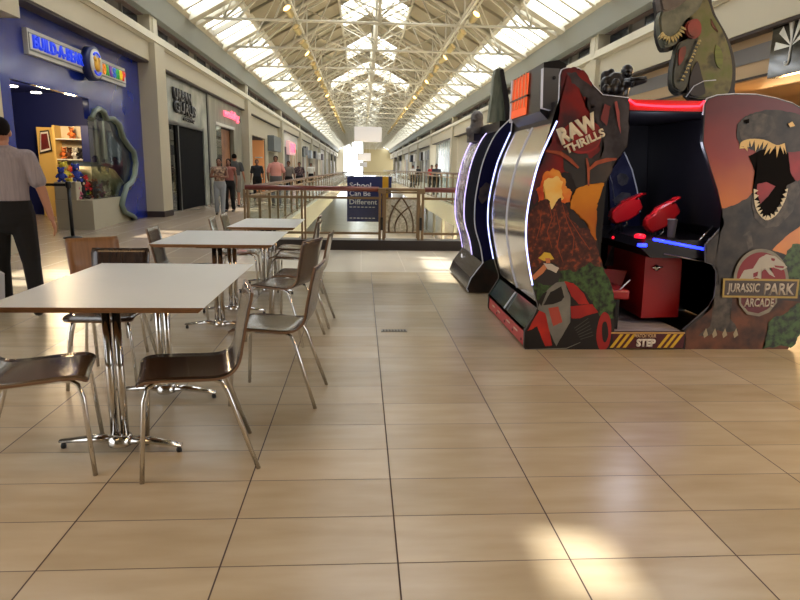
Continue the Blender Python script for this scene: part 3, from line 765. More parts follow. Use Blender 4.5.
# fourth and beyond
rnd = random.Random(11)
def far_bay(side, X, y0, y1, k, sgn):
    b = MB(); w = [white, cream2, cream][k % 3]
    b.box((X, y0+.4, 2.9), (X-sgn*-.15, y1-.4, 4.0), w)
    y = y0+.5
    cols = [(60, 52, 50), (96, 60, 46), (130, 124, 112), (40, 40, 48), (180, 150, 110), (200, 200, 196)]
    i = 0
    while y < y1-1.5:
        e = min(y+rnd.uniform(1.6, 3.2), y1-.5); ci = rnd.randrange(6)
        b.box((X+sgn*.02, y, 0), (X+sgn*.12, e, 2.9), mat('shop tone %d' % ci, cols[ci], .4)) 
        b.box((X-sgn*.02, e, 0), (X+sgn*.12, e+.3, 2.9), w)
        y = e+.3; i += 1
    struct(b.build('wall_shopfront_%s' % side))
for k, (a, c) in enumerate(zip(PL[4:], PL[5:]+[111])): far_bay('left', XS, a, c, k, -1)
t = thing('shop_sign', 'small pink lit logo sign on the white shopfront of the left wall', 'sign', (XS, 51, 2.6))
b = MB(); b.box((XS+.05, 48.6, 2.35), (XS+.3, 52.4, 3.35), mat('pale sign box', (236, 190, 190), .5, emit=.3)); part(b, 'sign_box', t)
o = text('H&M', 'lettering', MATS['pink neon'], (0,1,0), U_, (XS+.31, 49.0, 2.5), .7, 3.0, .04, .03); local(o, t)
for k, (y, z, cc, nm) in enumerate(((59.5, 2.7, (40, 50, 50), 'dark green'), (62.2, 2.9, (34, 34, 40), 'black'), (68, 2.7, (150, 160, 170), 'pale blue'), (75, 2.8, (30, 30, 34), 'charcoal'), (82, 2.8, (190, 190, 186), 'white'), (89, 2.8, (60, 50, 60), 'plum'))):
    b = MB(); b.box((XS+.02, y, z-.3), (XS+.35, y+2.2, z+.5), mat(nm+' blade sign', cc, .4, c2=tuple(min(255, v+60) for v in cc), scale=2)); tag(b.build('shop_sign'), '%s shop sign projecting from the distant left wall' % nm, 'sign')

# ---------------------------------------------------------------- right wall shops
XW = 6.85
woodp = mat('tan slatted fascia', (176, 150, 116), .5); greyp2 = mat('grey fascia band', (112, 110, 112), .5)
b = MB()
b.box((XW, 4.9, 3.58), (XW+.15, 18.2, 3.80), woodp); b.box((XW-.02, 4.9, 3.30), (XW+.15, 18.2, 3.58), greyp2); b.box((XW, 4.9, 3.06), (XW+.15, 18.2, 3.30), woodp)
b.box((XW-.02, 4.9, 3.02), (XW+.2, 18.2, 3.06), brown); 
struct(b.build('wall_right_fascia'))
warmw = mat('warm tan shop wall', (190, 150, 100), .5, c2=(150, 112, 70), scale=.8, stretch=(1, .3, 2))
b = MB(); b.box((11, 3, 0), (11.1, 18.5, 3.4), warmw); b.box((XW, 3, 3.0), (11, 18.5, 3.02), warmw); b.box((XW, 18.5, 0), (11, 18.6, 3.4), warmw); b.box((XW, 3, 0), (11, 3.1, 3.4), warmw); struct(b.build('wall_right_shop_interior'))
t = thing('shop_sign', 'black glossy shop sign with white umbrella shapes at the upper right', 'sign', (XW-.1, 9.8, 3))
b = MB(); q = [atx(px, py, XW-.12) for px, py in ((774, 23), (800, 9), (800, 74), (770, 78))]
ya, yb = 8.0, q[0].y
b.box((XW-.12, ya, q[3].z), (XW, yb, q[0].z+.02), mat('glossy black sign', (8, 8, 9), .08, coat=.5)); part(b, 'board', t)
wp = mat('white umbrella print', (216, 214, 206), .4)
for dy in (-.52, -1.6):
    b = MB(); yc = yb+dy; zc_ = q[3].z+.30
    pts = [(XW-.125, yc+.42*math.cos(t), zc_+.12+.42*math.sin(t)) for t in [i*PI/10 for i in range(11)]]
    for i in range(0, 10, 2): b.poly([(XW-.124, yc, zc_+.12), pts[i], pts[i+1]], wp)
    b.tube([(XW-.13, yc, zc_+.54), (XW-.13, yc, zc_-.1), (XW-.13, yc+.03, zc_-.15), (XW-.13, yc+.08, zc_-.15), (XW-.13, yc+.1, zc_-.1)], .014, wp, 6)
    part(b, 'umbrella_print', t)
XW2 = 6.9
b = MB(); b.box((XW2, 19.0, 3.0), (XW2+.15, 32, 4), cream2)
for y in (19.2, 22.6, 26.2, 29.8): b.box((XW2, y, 0), (XW2+.15, y+.6, 3), cream2)
b.box((XW2+.1, 19.2, 0), (XW2+.2, 32, 3), mat('pale glazed shopfront', (170, 168, 150), .3, c2=(206, 200, 176), scale=1))
for z in (1.1, 2.1): b.box((XW2+.05, 19.2, z), (XW2+.15, 32, z+.1), cream2)
struct(b.build('wall_right_glazed_shop'))
b = MB(); b.box((XW2, 33.4, 0), (XW2+.15, 46.4, 3.8), cream)
struct(b.build('wall_right_curtain_shop'))
cur = mat('pale blue glass wall', (176, 190, 186), .12, c2=(120, 136, 134), scale=1.2, stretch=(1, 2.5, .12), contrast=(.3, .7))
b = MB()
for k in range(8): b.box((XW2-.03, 47.6+k*1.55, 0), (XW2, 47.6+k*1.55+1.4, 3.7), cur)
tag(b.build('glass_shopfront'), 'tall pale blue glass shopfront on the right side of the mall', 'shop window')
for k, (a, c) in enumerate(zip(PR[5:], PR[6:]+[111])): far_bay('right', XW2, a, c, k+1, 1)
rnd = random.Random(5)
for k, (y, cc, nm) in enumerate(((62, (34, 34, 34), 'black round-cornered'), (66.5, (200, 200, 196), 'white'), (71, (60, 50, 44), 'brown'), (79, (210, 204, 190), 'ivory'), (86, (40, 44, 60), 'navy'))):
    b = MB(); b.box((XW2-.4, y, 2.4), (XW2-.02, y+1.8, 3.3), mat(nm+' hanging sign', cc, .4)); tag(b.build('shop_sign'), '%s shop sign projecting from the distant right wall' % nm, 'sign')
# right wall lamps of the food shop: warm light on the floor
for k, (x, y) in enumerate(((7.6, 5.2), (7.6, 8.2), (7.8, 12))):
    ld = bpy.data.lights.new('shop ceiling lamp', 'AREA'); ld.energy = (20, 70, 80)[k]*WARM_LAMP; ld.color = (1, .62, .28); ld.size = 1.2
    lo = bpy.data.objects.new('shop ceiling lamp', ld); COL.objects.link(lo); lo.location = (x+.5, y, 2.6); lo.rotation_euler = (0, math.radians(35), 0)

# stanchion with belt
sp = atz(73, 238, 0)
t = thing('stanchion', 'black crowd control post with belt in front of the toy shop', 'stanchion', tuple(sp))
b = MB(); b.lathe([(.17, 0), (.17, .015), (.05, .04), (.03, .05)], (0,0,0), black, 20); b.build('base', t)
b = MB(); b.tube([(0,0,.04), (0,0,.95)], .033, black, 12); b.build('pole', t)
b = MB(); b.lathe([(.045, 0), (.05, .02), (.05, .11), (.04, .12)], (0,0,.93), black, 14); b.build('belt_cassette', t)
b = MB(); b.box((-1.9, -.005, .96), (-.04, .005, 1.01), mat('black belt', (20, 20, 24), .7)); b.build('belt', t)
# floor outlet cover
q = atz(381, 331, 0); w = atz(407, 331, 0)
b = MB(); b.box((q.x, q.y-.035, 0), (w.x, q.y+.05, .004), brushed)
for k in range(8): b.box((q.x+.015+k*.026, q.y-.02, .004), (q.x+.03+k*.026, q.y+.035, .006), brown)
tag(b.build('floor_vent'), 'small dark metal vent plate set into the floor tiles', 'floor vent')
# ---------------------------------------------------------------- tables and chairs
lam = mat('pale grey laminate', (198, 203, 203), .34, c2=(192, 197, 197), scale=1.5)
ply = mat('plywood edge', (156, 110, 68), .5, c2=(126, 86, 50), scale=30, stretch=(1, 1, 12))
def make_table(label, x, y, w, d, bases):
    t = thing('dining_table', label, 'table', (x, y, 0), 0, None)
    b = MB(); hx, hy = w/2, d/2; z1, z0, c = .75, .722, .02
    T_ = [(-hx,-hy), (hx,-hy), (hx,hy), (-hx,hy)]; B_ = [(-hx+c*1.6,-hy+c), (hx-c*1.6,-hy+c), (hx-c*1.6,hy-c), (-hx+c*1.6,hy-c)]
    b.poly([(p[0], p[1], z1) for p in T_], lam)
    b.poly([(p[0], p[1], z0) for p in B_[::-1]], ply)
    for i in range(4):
        j = (i+1) % 4
        b.poly([(*T_[i], z1), (*B_[i], z0), (*B_[j], z0), (*T_[j], z1)], ply)
    b.build('tabletop', t)
    for by in bases:
        b = MB()
        for dx in (-.024, .024): b.tube([(dx, by, .05), (dx, by, .70)], .019, chrome, 16)
        b.build('column', t)
        b = MB(); b.box((-.16, by-.05, .700), (.16, by+.05, .722), black, .004); b.build('mounting_plate', t)
        b = MB()
        for s in (-1, 1):
            b.tube([(s*.02, by, .048), (s*.11, by-.010*s, .058), (s*.30, by-.030*s, .034)], .03, chrome, 12, radii=[.036, .032, .017], flat=.55, flatdir=Vector((0, 1, 0)))
        b.lathe([(.055, .03), (.06, .045), (.052, .075), (.03, .085)], (0, by, 0), chrome, 20); base_ = b.build('base', t)
        for s in (-1, 1):
            b = MB(); b.lathe([(.012, 0), (.014, .012), (.008, .03)], (s*.285, by-.028*s, 0), black, 10); b.build('glide', base_)
    return t
make_table('nearest cafe table, large pale laminate top with plywood edge', -1.165, 3.415, .95, 1.31, (-.47, .27))
make_table('second cafe table from the camera, between the near one and the railing', -1.20, 5.68, .98, 1.14, (-.36, .24))
make_table('farthest cafe table, its pale top beside the railing corner', -1.04, 7.24, .71, 1.18, (-.34, .24))

def shell(mtop, medge):
    """bent plywood seat and back in one sweep: seat, curve, back; local -y is the front"""
    prof = [(-.238, .434), (-.215, .449), (-.17, .456), (-.05, .452), (.06, .446), (.13, .450), (.175, .475), (.200, .52), (.215, .60), (.235, .70), (.262, .82)]
    # resample smoothly
    P = []
    for i in range(len(prof)-1):
        p0 = Vector(prof[max(i-1, 0)]); p1 = Vector(prof[i]); p2 = Vector(prof[i+1]); p3 = Vector(prof[min(i+2, len(prof)-1)])
        for k in range(3):
            t = k/3; P.append(.5*((2*p1)+(p2-p0)*t+(2*p0-5*p1+4*p2-p3)*t*t+(3*p1-p0-3*p2+p3)*t**3))
    P.append(Vector(prof[-1])); n = len(P); nw = 9; th = .011
    def half(i):
        t = i/(n-1)
        if t < .08: return .185+.022*math.sin(t/.08*PI/2)
        if t < .45: return .207
        if t < .7: return .207-.03*(t-.45)/.25
        return .177+.012*(t-.7)/.3-(.008 if t > .97 else 0)
    bm = bmesh.new(); g = [[], []]
    for L in (0, 1):
        for i, p in enumerate(P):
            a = P[max(i-1, 0)]; c = P[min(i+1, n-1)]; tg = (c-a).normalized(); nr = Vector((-tg.y, tg.x)); row = []
            t = i/(n-1)
            for k in range(nw):
                u = -1+2*k/(nw-1)
                dish = .006*(u*u) if t < .5 else -.006*(u*u)       # back wraps forward at its sides
                q = p + nr*(dish if t < .5 else -dish*1.0)*(1 if True else 0) + nr*(-th if L == 0 else 0)
                row.append(bm.verts.new((u*half(i), q.x, q.y)))
            g[L].append(row)
    top = []; edge = []
    for L in (0, 1):
        for i in range(n-1):
            for k in range(nw-1):
                v = (g[L][i][k], g[L][i][k+1], g[L][i+1][k+1], g[L][i+1][k]); top.append(bm.faces.new(v if L else v[::-1]))
    for i in range(n-1):
        for k, s in ((0, 1), (nw-1, -1)):
            v = (g[0][i][k], g[0][i+1][k], g[1][i+1][k], g[1][i][k]); edge.append(bm.faces.new(v[::s]))
    for i in (0, n-1):
        for k in range(nw-1):
            edge.append(bm.faces.new((g[0][i][k], g[0][i][k+1], g[1][i][k+1], g[1][i][k])))
    for f in top: f.smooth = True; f.material_index = 0
    for f in edge: f.material_index = 1
    bmesh.ops.recalc_face_normals(bm, faces=bm.faces)
    me = bpy.data.meshes.new('seat_shell'); bm.to_mesh(me); bm.free(); me.materials.append(mtop); me.materials.append(medge); return me
plyd = mat('dark plywood edge', (112, 84, 60), .5)
dkwood = mat('dark walnut veneer', (40, 29, 25), .25, c2=(52, 38, 31), scale=5, stretch=(10, 1, 1), coat=.3)
mdwood = mat('worn brown veneer', (60, 46, 36), .25, c2=(70, 54, 43), scale=6, stretch=(14, 1, 1), coat=.3)
ltwood = mat('orange brown veneer', (122, 86, 54), .4, c2=(136, 96, 60), scale=6, stretch=(14, 1, 1), coat=.3)
greywood = mat('grey brown veneer', (82, 70, 57), .22, c2=(92, 79, 65), scale=6, stretch=(14, 1, 1), coat=.4)
MESH = {}
def chair_parts(tone):
    if tone in MESH: return MESH[tone]
    sh_ = shell(tone, plyd)
    def mk(b, nm):
        o = b.build(nm); me = o.data; bpy.data.objects.remove(o); return me
    legs = []
    for sx in (-1, 1):
        b = MB(); b.tube([(sx*.150, -.09, .436), (sx*.150, -.165, .433), (sx*.165, -.195, .415), (sx*.176, -.212, .36), (sx*.208, -.238, .0)], .0105, chrome, 12); legs.append(mk(b, 'leg'))
        b = MB(); b.tube([(sx*.150, -.09, .436), (sx*.150, .08, .430), (sx*.155, .115, .415), (sx*.165, .140, .37), (sx*.208, .262, .0)], .0105, chrome, 12); legs.append(mk(b, 'leg'))
    b = MB(); b.tube([(-.150, -.06, .432), (.150, -.06, .432)], .009, chrome, 8); b.tube([(-.150, .06, .427), (.150, .06, .427)], .009, chrome, 8)
    for sx in (-1, 1):
        for y in (-.12, -.02, .07): b.lathe([(.012, -.006), (.012, .006)], (sx*.150, y, .442), black, 8)
    fr = mk(b, 'seat_frame')
    MESH[tone] = (sh_, legs, fr); return MESH[tone]
def chair(label, x, y, face, tone, group=None):
    """face: heading in degrees of the sitter, 0 = +x, 90 = +y"""
    t = thing('dining_chair', label, 'chair', (x, y, 0), math.radians(face+90), group)
    s, legs, fr = chair_parts(tone)
    for nm, me in [('seat_shell', s)]+[('leg', l) for l in legs]+[('seat_frame', fr)]:
        o = bpy.data.objects.new(nm, me); COL.objects.link(o); o.parent = t
        if nm == 'seat_shell':
            pass
    return t
G = 'bent plywood cafe chairs'
chair('brown chair cut by the left picture edge, seat pushed under the nearest table', -1.47, 2.81, 17, greywood, G)
chair('darkest walnut chair in the foreground, right side of the nearest table', -.775, 2.86, 195, dkwood, G)
chair('worn brown chair at the far right corner of the nearest table, behind the darkest chair', -.50, 3.70, 174, mdwood, G)
chair('black-brown chair whose back shows over the far edge of the nearest table', -1.59, 4.03, -88, dkwood, G)
chair('orange brown chair behind the far left corner of the nearest table', -1.89, 4.70, -55, ltwood, G)
chair('side-on chair at the left edge of the second table', -1.62, 5.83, 2, mdwood, G)
chair('chair turned half away at the near right of the second table', -.62, 5.03, 160, mdwood, G)
chair('chair seen edge-on at the far right of the second table', -.52, 5.55, 176, mdwood, G)
chair('chair at the near left of the farthest table', -1.36, 7.0, 4, greywood, G)
chair('paler chair at the far left of the farthest table', -1.36, 7.6, 0, greywood, G)
chair('chair at the near right of the farthest table', -.70, 6.72, 175, mdwood, G)
chair('chair at the far right of the farthest table by the railing', -.74, 7.42, 178, greywood, G)

# ---------------------------------------------------------------- people
skin = mat('skin', (168, 118, 92), .55); skin2 = mat('warm skin', (176, 122, 96), .55); skin3 = mat('brown skin', (122, 82, 62), .55)
hairm = mat('dark hair', (20, 15, 14), .9, spec=.15)
def cap(b, p, q, r0, r1, m, flat=1.0, fd=None, n=12, cut=False):
    p, q = Vector(p), Vector(q); d = (q-p); L_ = d.length; d.normalize()
    pts = [p-d*r0*.95, p-d*r0*.8, p-d*r0*.4, p, p+(q-p)*.5, q, q+d*r1*.4, q+d*r1*.8, q+d*r1*.95]
    rad = [r0*.25, r0*.6, r0*.92, r0, (r0+r1)/2, r1, r1*.92, r1*.6, r1*.25]
    if cut: pts = pts[3:]; rad = rad[3:]
    b.tube(pts, 0, m, n, radii=rad, flat=flat, flatdir=fd)
def remesh(o, vox, sm=4):
    r = o.modifiers.new('one_surface', 'REMESH'); r.mode = 'VOXEL'; r.voxel_size = vox; r.use_smooth_shade = True
    s = o.modifiers.new('soft', 'SMOOTH'); s.iterations = sm; s.factor = .5
    return o
Xd = Vector((1, 0, 0))
def person(label, loc, rz, h, top, legsm, shoes, skinm, hair, P, vox=.012, shorts=False, sleeve='short', long_hair=False, bald=False, bulk=1.0, group=None):
    """P: joints in a 1.75 m frame facing -y. keys: lw, rw wrists, le, re elbows, lk, rk, la, ra knees, ankles"""
    k = h/1.75
    t = thing('person', label, 'person', loc, rz, group); V = lambda q: Vector(q)*k
    J = dict(ls=(.19,0,1.42), rs=(-.19,0,1.42), le=(.25,.03,1.13), re=(-.25,.03,1.13), lw=(.27,-.04,.88), rw=(-.27,-.04,.88),
             lh=(.095,0,.92), rh=(-.095,0,.92), lk=(.11,-.02,.49), rk=(-.11,-.02,.49), la=(.12,.03,.08), ra=(-.12,.03,.08), head=(0,-.01,1.63))
    J.update(P); J = {a: V(c) for a, c in J.items()}
    B_ = bulk
    b = MB(); m = skinm
    # trunk
    cap(b, V((0,0,.98)), V((0,0,1.12)), .15*k*B_, .14*k*B_, m, .72, Xd, 16); cap(b, V((0,0,1.12)), V((0,0,1.34)), .14*k*B_, .165*k*B_, m, .68, Xd, 16)
    cap(b, J['ls'], J['rs'], .06*k, .06*k, m); cap(b, V((0,.01,1.42)), V((0,-.005,1.54)), .065*k, .055*k, m)
    for s in 'lr':
        cap(b, J[s+'s'], J[s+'e'], .05*k*B_, .038*k*B_, m); cap(b, J[s+'e'], J[s+'w'], .038*k*B_, .026*k, m)
        cap(b, J[s+'h'], J[s+'k'], .088*k*B_, .058*k, m); cap(b, J[s+'k'], J[s+'a'], .055*k, .036*k, m)
        a = J[s+'a']; cap(b, a+V((0,.02,-.035)), a+V((0,-.14,-.05)), .036*k, .032*k, m)
        # hand: palm, four fingers of their own length, thumb leaving the side
        w = J[s+'w']; d = (w-J[s+'e']).normalized(); side = Vector((0,-1,0))-d*(-d.y); side.normalize(); nm = d.cross(side)
        cap(b, w+d*.015*k, w+d*.07*k, .028*k, .034*k, m, .5, side)
        for i, (o_, L_) in enumerate(((.027, .066), (.009, .075), (-.009, .07), (-.026, .054))):
            f0 = w+d*.085*k+side*o_*k; f1 = f0+(d*.55+nm*(.12 if s == 'l' else -.12))*L_*k; f2 = f1+(d*.42+nm*(.3 if s == 'l' else -.3))*L_*k
            cap(b, f0, f1, .0095*k, .009*k, m, n=8); cap(b, f1, f2, .009*k, .0075*k, m, n=8)
        t0 = w+d*.03*k+side*.028*k; t1 = t0+(d*.6+side*.55)*.045*k; t2 = t1+(d*.9+side*.1)*.03*k
        cap(b, t0, t1, .012*k, .011*k, m, n=8); cap(b, t1, t2, .011*k, .009*k, m, n=8)
    # head with jaw, nose, ears
    H = J['head']
    b.ball(H+V((0,.01,.02)), (.076*k,.094*k,.105*k), m, 16); b.ball(H+V((0,-.03,-.055)), (.055*k,.058*k,.055*k), m, 14)
    cap(b, H+V((0,-.085,.01)), H+V((0,-.105,-.022)), .009*k, .014*k, m, n=8)
    for s in (-1, 1): b.ball(H+V((s*.078,.01,-.005)), (.012*k,.022*k,.032*k), m, 8)
    body = remesh(b.build('body', t), vox, 3)
    for s in (-1, 1):
        e = MB(); e.ball(H+V((s*.03,-.083,.015)), (.012*k,.006*k,.008*k), hairm, 8); e.build('eye', t)
    e = MB(); e.ball(H+V((0,-.086,-.06)), (.022*k,.006*k,.007*k), mat('lips', (130, 70, 62), .5), 8); e.build('mouth', t)
    if not bald:
        b = MB(); b.ball(H+V((0,.025,.04)), (.086*k,.095*k,.098*k), hair, 14)
        if long_hair: cap(b, H+V((0,.05,.02)), H+V((0,.07,-.18)), .08*k, .07*k, hair, .6, Xd)
        hb = b.build('hair', t); 
        # keep the face clear
        bmh = bmesh.new(); bmh.from_mesh(hb.data)
        bmesh.ops.bisect_plane(bmh, geom=bmh.verts[:]+bmh.edges[:]+bmh.faces[:], plane_co=H+V((0,-.045,.05)), plane_no=Vector((0,-1,-.55)), clear_outer=True)
        bmh.to_mesh(hb.data); bmh.free()
    # shirt
    g = .014*k; b = MB()
    cap(b, V((0,0,.965)), V((0,0,1.12)), (.152)*k*B_+g, .148*k*B_+g, top, .74, Xd, 16, cut=True); cap(b, V((0,0,1.12)), V((0,.0,1.34)), .148*k*B_+g, .165*k*B_+g, top, .7, Xd, 16)
    cap(b, J['ls'], J['rs'], .06*k+g, .06*k+g, top); cap(b, V((0,.01,1.40)), V((0,.005,1.47)), .07*k+g, .058*k+g, top)
    for s in 'lr':
        if sleeve == 'none': continue
        q = J[s+'s'].lerp(J[s+'e'], .72 if sleeve == 'short' else 1)
        cap(b, J[s+'s'], q, .05*k*B_+g*1.3, .05*k*B_+g*1.2, top)
        if sleeve == 'long': cap(b, J[s+'e'], J[s+'w'].lerp(J[s+'e'], .08), .04*k*B_+g, .03*k+g, top)
    remesh(b.build('shirt', t), vox, 3)
    b = MB()
    cap(b, J['lh']+V((-.02,0,.05)), J['rh']+V((.02,0,.05)), .115*k*B_, .115*k*B_, legsm, .95)
    cap(b, V((0,0,1.045)), V((0,0,.93)), .160*k*B_+g, .162*k*B_+g, legsm, .78, Xd, 16, cut=True)
    for s in 'lr':
        if shorts:
            cap(b, J[s+'h'], J[s+'k'].lerp(J[s+'h'], .12), .1*k*B_+g*.6, .085*k, legsm)
        else:
            cap(b, J[s+'h'], J[s+'k'], .1*k*B_+g*.5, .075*k+g*.4, legsm); cap(b, J[s+'k'], J[s+'a']+V((0,0,.02)), .072*k+g*.4, .06*k+g*.3, legsm)
    remesh(b.build('shorts' if shorts else 'trousers', t), vox, 3)
    for s in 'lr':
        a = J[s+'a']; b = MB(); cap(b, a+V((0,.03,-.045)), a+V((0,-.15,-.052)), .04*k, .036*k, shoes, .85); b.build('shoe', t)
    return t
shirt1 = mat('grey mauve striped shirt', (150, 140, 143), .8, c2=(136, 127, 132), scale=60, stretch=(1, 1, .05))
trous = mat('black trousers', (12, 10, 12), .9); blkshoe = mat('black shoe', (24, 18, 16), .4)
p = person('man in a grey short sleeved shirt and black trousers walking away at the left edge', (-3.13, 5.85, 0), PI+.25, 1.74, shirt1, trous, blkshoe, skin, hairm,
       dict(rk=(-.14,.0,.50), ra=(-.20,.16,.10), lk=(.13,-.1,.5), la=(.17,-.28,.08), re=(-.28,.0,1.14), rw=(-.34,.0,.88), le=(.27,.05,1.13), lw=(.3,-.02,.88)), vox=.0085, bulk=1.12)
q = aty(3, 268, 5.72)
t = thing('carrier_bag', 'white carrier bag hanging beside the man at the left edge', 'bag', (q.x-.12, 5.62, q.z-.28))
b = MB(); b.prism([(-.15, 0), (.13, 0), (.15, .24), (.12, .26), (-.12, .26), (-.16, .24)], 'y', -.06, .06, mat('white carrier bag', (206, 208, 216), .5)); b.build('bag_body', t)
b = MB(); b.tube([(-.07, 0, .25), (-.05, 0, .36), (0, 0, .40), (.05, 0, .36), (.07, 0, .25)], .006, white, 6); b.build('handle', t)
def fac(px, py, H_): q = atz(px, py, 0); return (q.x, q.y, 0)
tan = mat('tan patterned top', (176, 150, 126), .8, c2=(70, 44, 44), scale=16); jean = mat('light blue jeans', (142, 146, 150), .8)
person('woman in a tan sleeveless top and pale jeans with arms folded, walking this way', fac(221, 214.5, 0), .12, 1.60, tan, jean, blkshoe, skin3, hairm,
       dict(le=(.25,-.05,1.18), lw=(.02,-.2,1.16), re=(-.25,-.05,1.18), rw=(-.02,-.19,1.2), lk=(.09,-.06,.49), la=(.08,-.1,.08)), sleeve='none', long_hair=True)
person('woman in a reddish top half hidden behind the woman in the tan top', (-4.10, 20.2, 0), -.1, 1.60, mat('reddish top', (140, 84, 74), .8), trous, blkshoe, skin3, hairm, {}, sleeve='none', long_hair=True)
person('man in a dark grey shirt and grey shorts seen from behind', fac(236, 206.5, 0), PI+.1, 1.80, mat('dark grey shirt', (66, 66, 66), .8), mat('grey shorts', (128, 122, 114), .8), blkshoe, skin2, hairm,
       dict(rk=(-.1,-.06,.49), ra=(-.1,.0,.08), re=(-.27,.02,1.15), rw=(-.31,-.05,.92)), shorts=True, bulk=1.1)
person('person in black top walking left of the pink shirted man beyond the railing', (-4.4, 27.5, 0), .1, 1.68, mat('black top', (26, 28, 34), .8), trous, blkshoe, skin3, hairm, {}, bulk=1.05)
person('man in a pink polo shirt walking beyond the railing', (-3.15, 24.0, 0), 0, 1.78, mat('pink polo shirt', (206, 142, 132), .8), mat('grey trousers', (96, 92, 90), .8), blkshoe, skin3, hairm, dict(le=(.30,.0,1.14), re=(-.30,.0,1.14)), bulk=1.28)
person('small figure in a grey top right behind the pink shirted man', (-3.3, 29.5, 0), 0, 1.66, mat('grey top', (110, 104, 100), .8), trous, blkshoe, skin3, hairm, {})
person('person in a dark flowered top farther along the left walkway', (-3.2, 33.5, 0), 0, 1.66, mat('dark flowered top', (62, 44, 50), .8, c2=(150, 130, 130), scale=22, contrast=(.55, .65)), trous, blkshoe, skin3, hairm, {}, bulk=1.1)
person('person in a white shirt far along the left walkway', (-3.5, 45, 0), 0, 1.7, white, trous, blkshoe, skin3, hairm, {})
person('person in maroon at the right walkway railing beside the arcade machines', (4.15, 22.5, 0), 2.2, 1.70, mat('maroon top', (70, 44, 50), .8), trous, blkshoe, skin3, hairm, {}, sleeve='long')
for i, (x, y, cn, nm) in enumerate(((4.2, 36, (60, 60, 70), 'slate'), (4.6, 42, (190, 60, 60), 'red'), (4.0, 50, (210, 206, 200), 'white'), (4.9, 56, (40, 40, 44), 'black'))):
    person('tiny distant person in a %s top on the right walkway' % nm, (x, y, 0), 0, 1.7, mat(nm+' top far', cn, .8), trous, blkshoe, skin3, hairm, {}, vox=.02)
# ---------------------------------------------------------------- arcade machines
YA = 4.69; YB = 6.15
tmold = mat('white edge moulding', (200, 202, 214), .3, emit=.12)
led = mat('white blue strip light', (180, 188, 255), .3, emit=2.6)
ledred = mat('red strip light', (255, 40, 60), .3, emit=4)
ledblue = mat('blue strip light', (30, 44, 255), .3, emit=6)
mirror = mat('mirror panel', (232, 228, 224), .14, .9)
cab = mat('black cabinet board', (16, 14, 20), .35)
cabnavy = mat('navy cabinet board', (6, 6, 24), .95, spec=.1)
redp = mat('red lacquer', (200, 26, 34), .3, coat=.4)
def PX(px, py, y=YA): p = aty(px, py, y); return (p.x, p.z)
def PL_(L, y=YA): return [PX(a, c, y) for a, c in L]
def cr(P, k=4, closed=False):
    """smooth curve through the points"""
    P = [Vector(p) for p in P]; n = len(P); out = []
    for i in range(n if closed else n-1):
        p0, p1, p2, p3 = (P[(i+j-1) % n] if closed else P[min(max(i+j-1, 0), n-1)] for j in range(4))
        for t in [q/k for q in range(k)]:
            out.append(.5*((2*p1)+(p2-p0)*t+(2*p0-5*p1+4*p2-p3)*t*t+(3*p1-p0-3*p2+p3)*t**3))
    if not closed: out.append(P[-1])
    return out
class Art:
    """printed picture areas: thin faces laid over a board, each a step in front of the one before"""
    def __init__(s, y): s.b = MB(); s.k = 0; s.y = y
    def area(s, L, m, rough=0, seed=1, px=True, smooth=False):
        s.k += 1; P = [PX(a, c, YA) for a, c in L] if px else L
        if smooth: P = [tuple(q) for q in cr(P, 4, True)]
        if rough: P = rough_poly(P, rough, 3, seed)
        yy = s.y-.0012-.00025*s.k
        if sum(a[0]*b_[1]-b_[0]*a[1] for a, b_ in zip(P, list(P[1:])+[P[0]])) < 0: P = list(P)[::-1]
        vs = [s.b.bm.verts.new((p[0], yy, p[1])) for p in P]
        f = s.b.bm.faces.new(vs); s.b._tag([f], m)
        r = bmesh.ops.triangulate(s.b.bm, faces=[f]); return s
    def line(s, L, w, m):
        P = [Vector(PX(*q)) for q in L]; A = []; B = []; s.k += 1; yy = s.y-.0012-.00025*s.k
        for i, p in enumerate(P):
            d = (P[min(i+1, len(P)-1)]-P[max(i-1, 0)]).normalized(); nr = Vector((-d.y, d.x))*w/2
            if i in (0, len(P)-1): nr *= .5
            A.append((p.x+nr.x, yy, p.y+nr.y)); B.append((p.x-nr.x, yy, p.y-nr.y))
        s.b.strip(B, A, m); return s

am = thing('arcade_machine', 'large two player shooting arcade cabinet with volcano and roaring dinosaur side art', 'arcade machine', (2.4, 5.4, 0))
# --- near left side board
LEFT = [(562,70), (566,68.5), (579,68.5), (584,72), (594,86), (603,95), (629,98), (627.5,146), (616,160), (605,182), (599,199), (596.5,215), (597,238), (600,255), (606,276), (614,294), (614.5,351), (526,351), (524,347), (524.6,331), (538,310), (538,305), (532.5,285), (528,259), (526,238), (527,215), (531,192), (540,159), (557,121), (559.5,100), (560.5,75)]
PLF = PL_(LEFT)
b = MB(); b.prism(PLF, 'y', YA, YA+.035, mat('dark print board', (52, 44, 46), .3, c2=(36, 32, 36), scale=3, coat=.3), cab)
a = Art(YA); A_ = a.area
redart = mat('dark red sky print', (124, 34, 36), .3, c2=(58, 40, 48), scale=4, detail=12, contrast=(.4, .62), coat=.3)
A_([(562,70), (566,69.5), (578,70), (592,86), (585,100), (598,118), (600,150), (580,168), (560,172), (540,196), (534,205), (531,193), (541,160), (558,121), (560.5,100), (561,76)], redart, .03, 2)
greyart = mat('charcoal wing print', (72, 68, 74), .3, c2=(40, 34, 40), scale=7, detail=12, contrast=(.38, .62), coat=.3)
A_([(566,72), (576,72), (602,97), (628,99), (627,145), (615,160), (606,178), (600,172), (604,150), (600,128), (590,116), (596,106), (580,92)], greyart, .02, 3)
A_([(560,152), (575,150), (594,160), (612,160), (604,182), (590,190), (574,182), (566,172)], mat('smoke print', (50, 48, 50), .35, c2=(70, 60, 56), scale=4), .03, 5)
orange = mat('orange sunset print', (206, 132, 40), .3, c2=(176, 96, 34), scale=2.2, coat=.3)
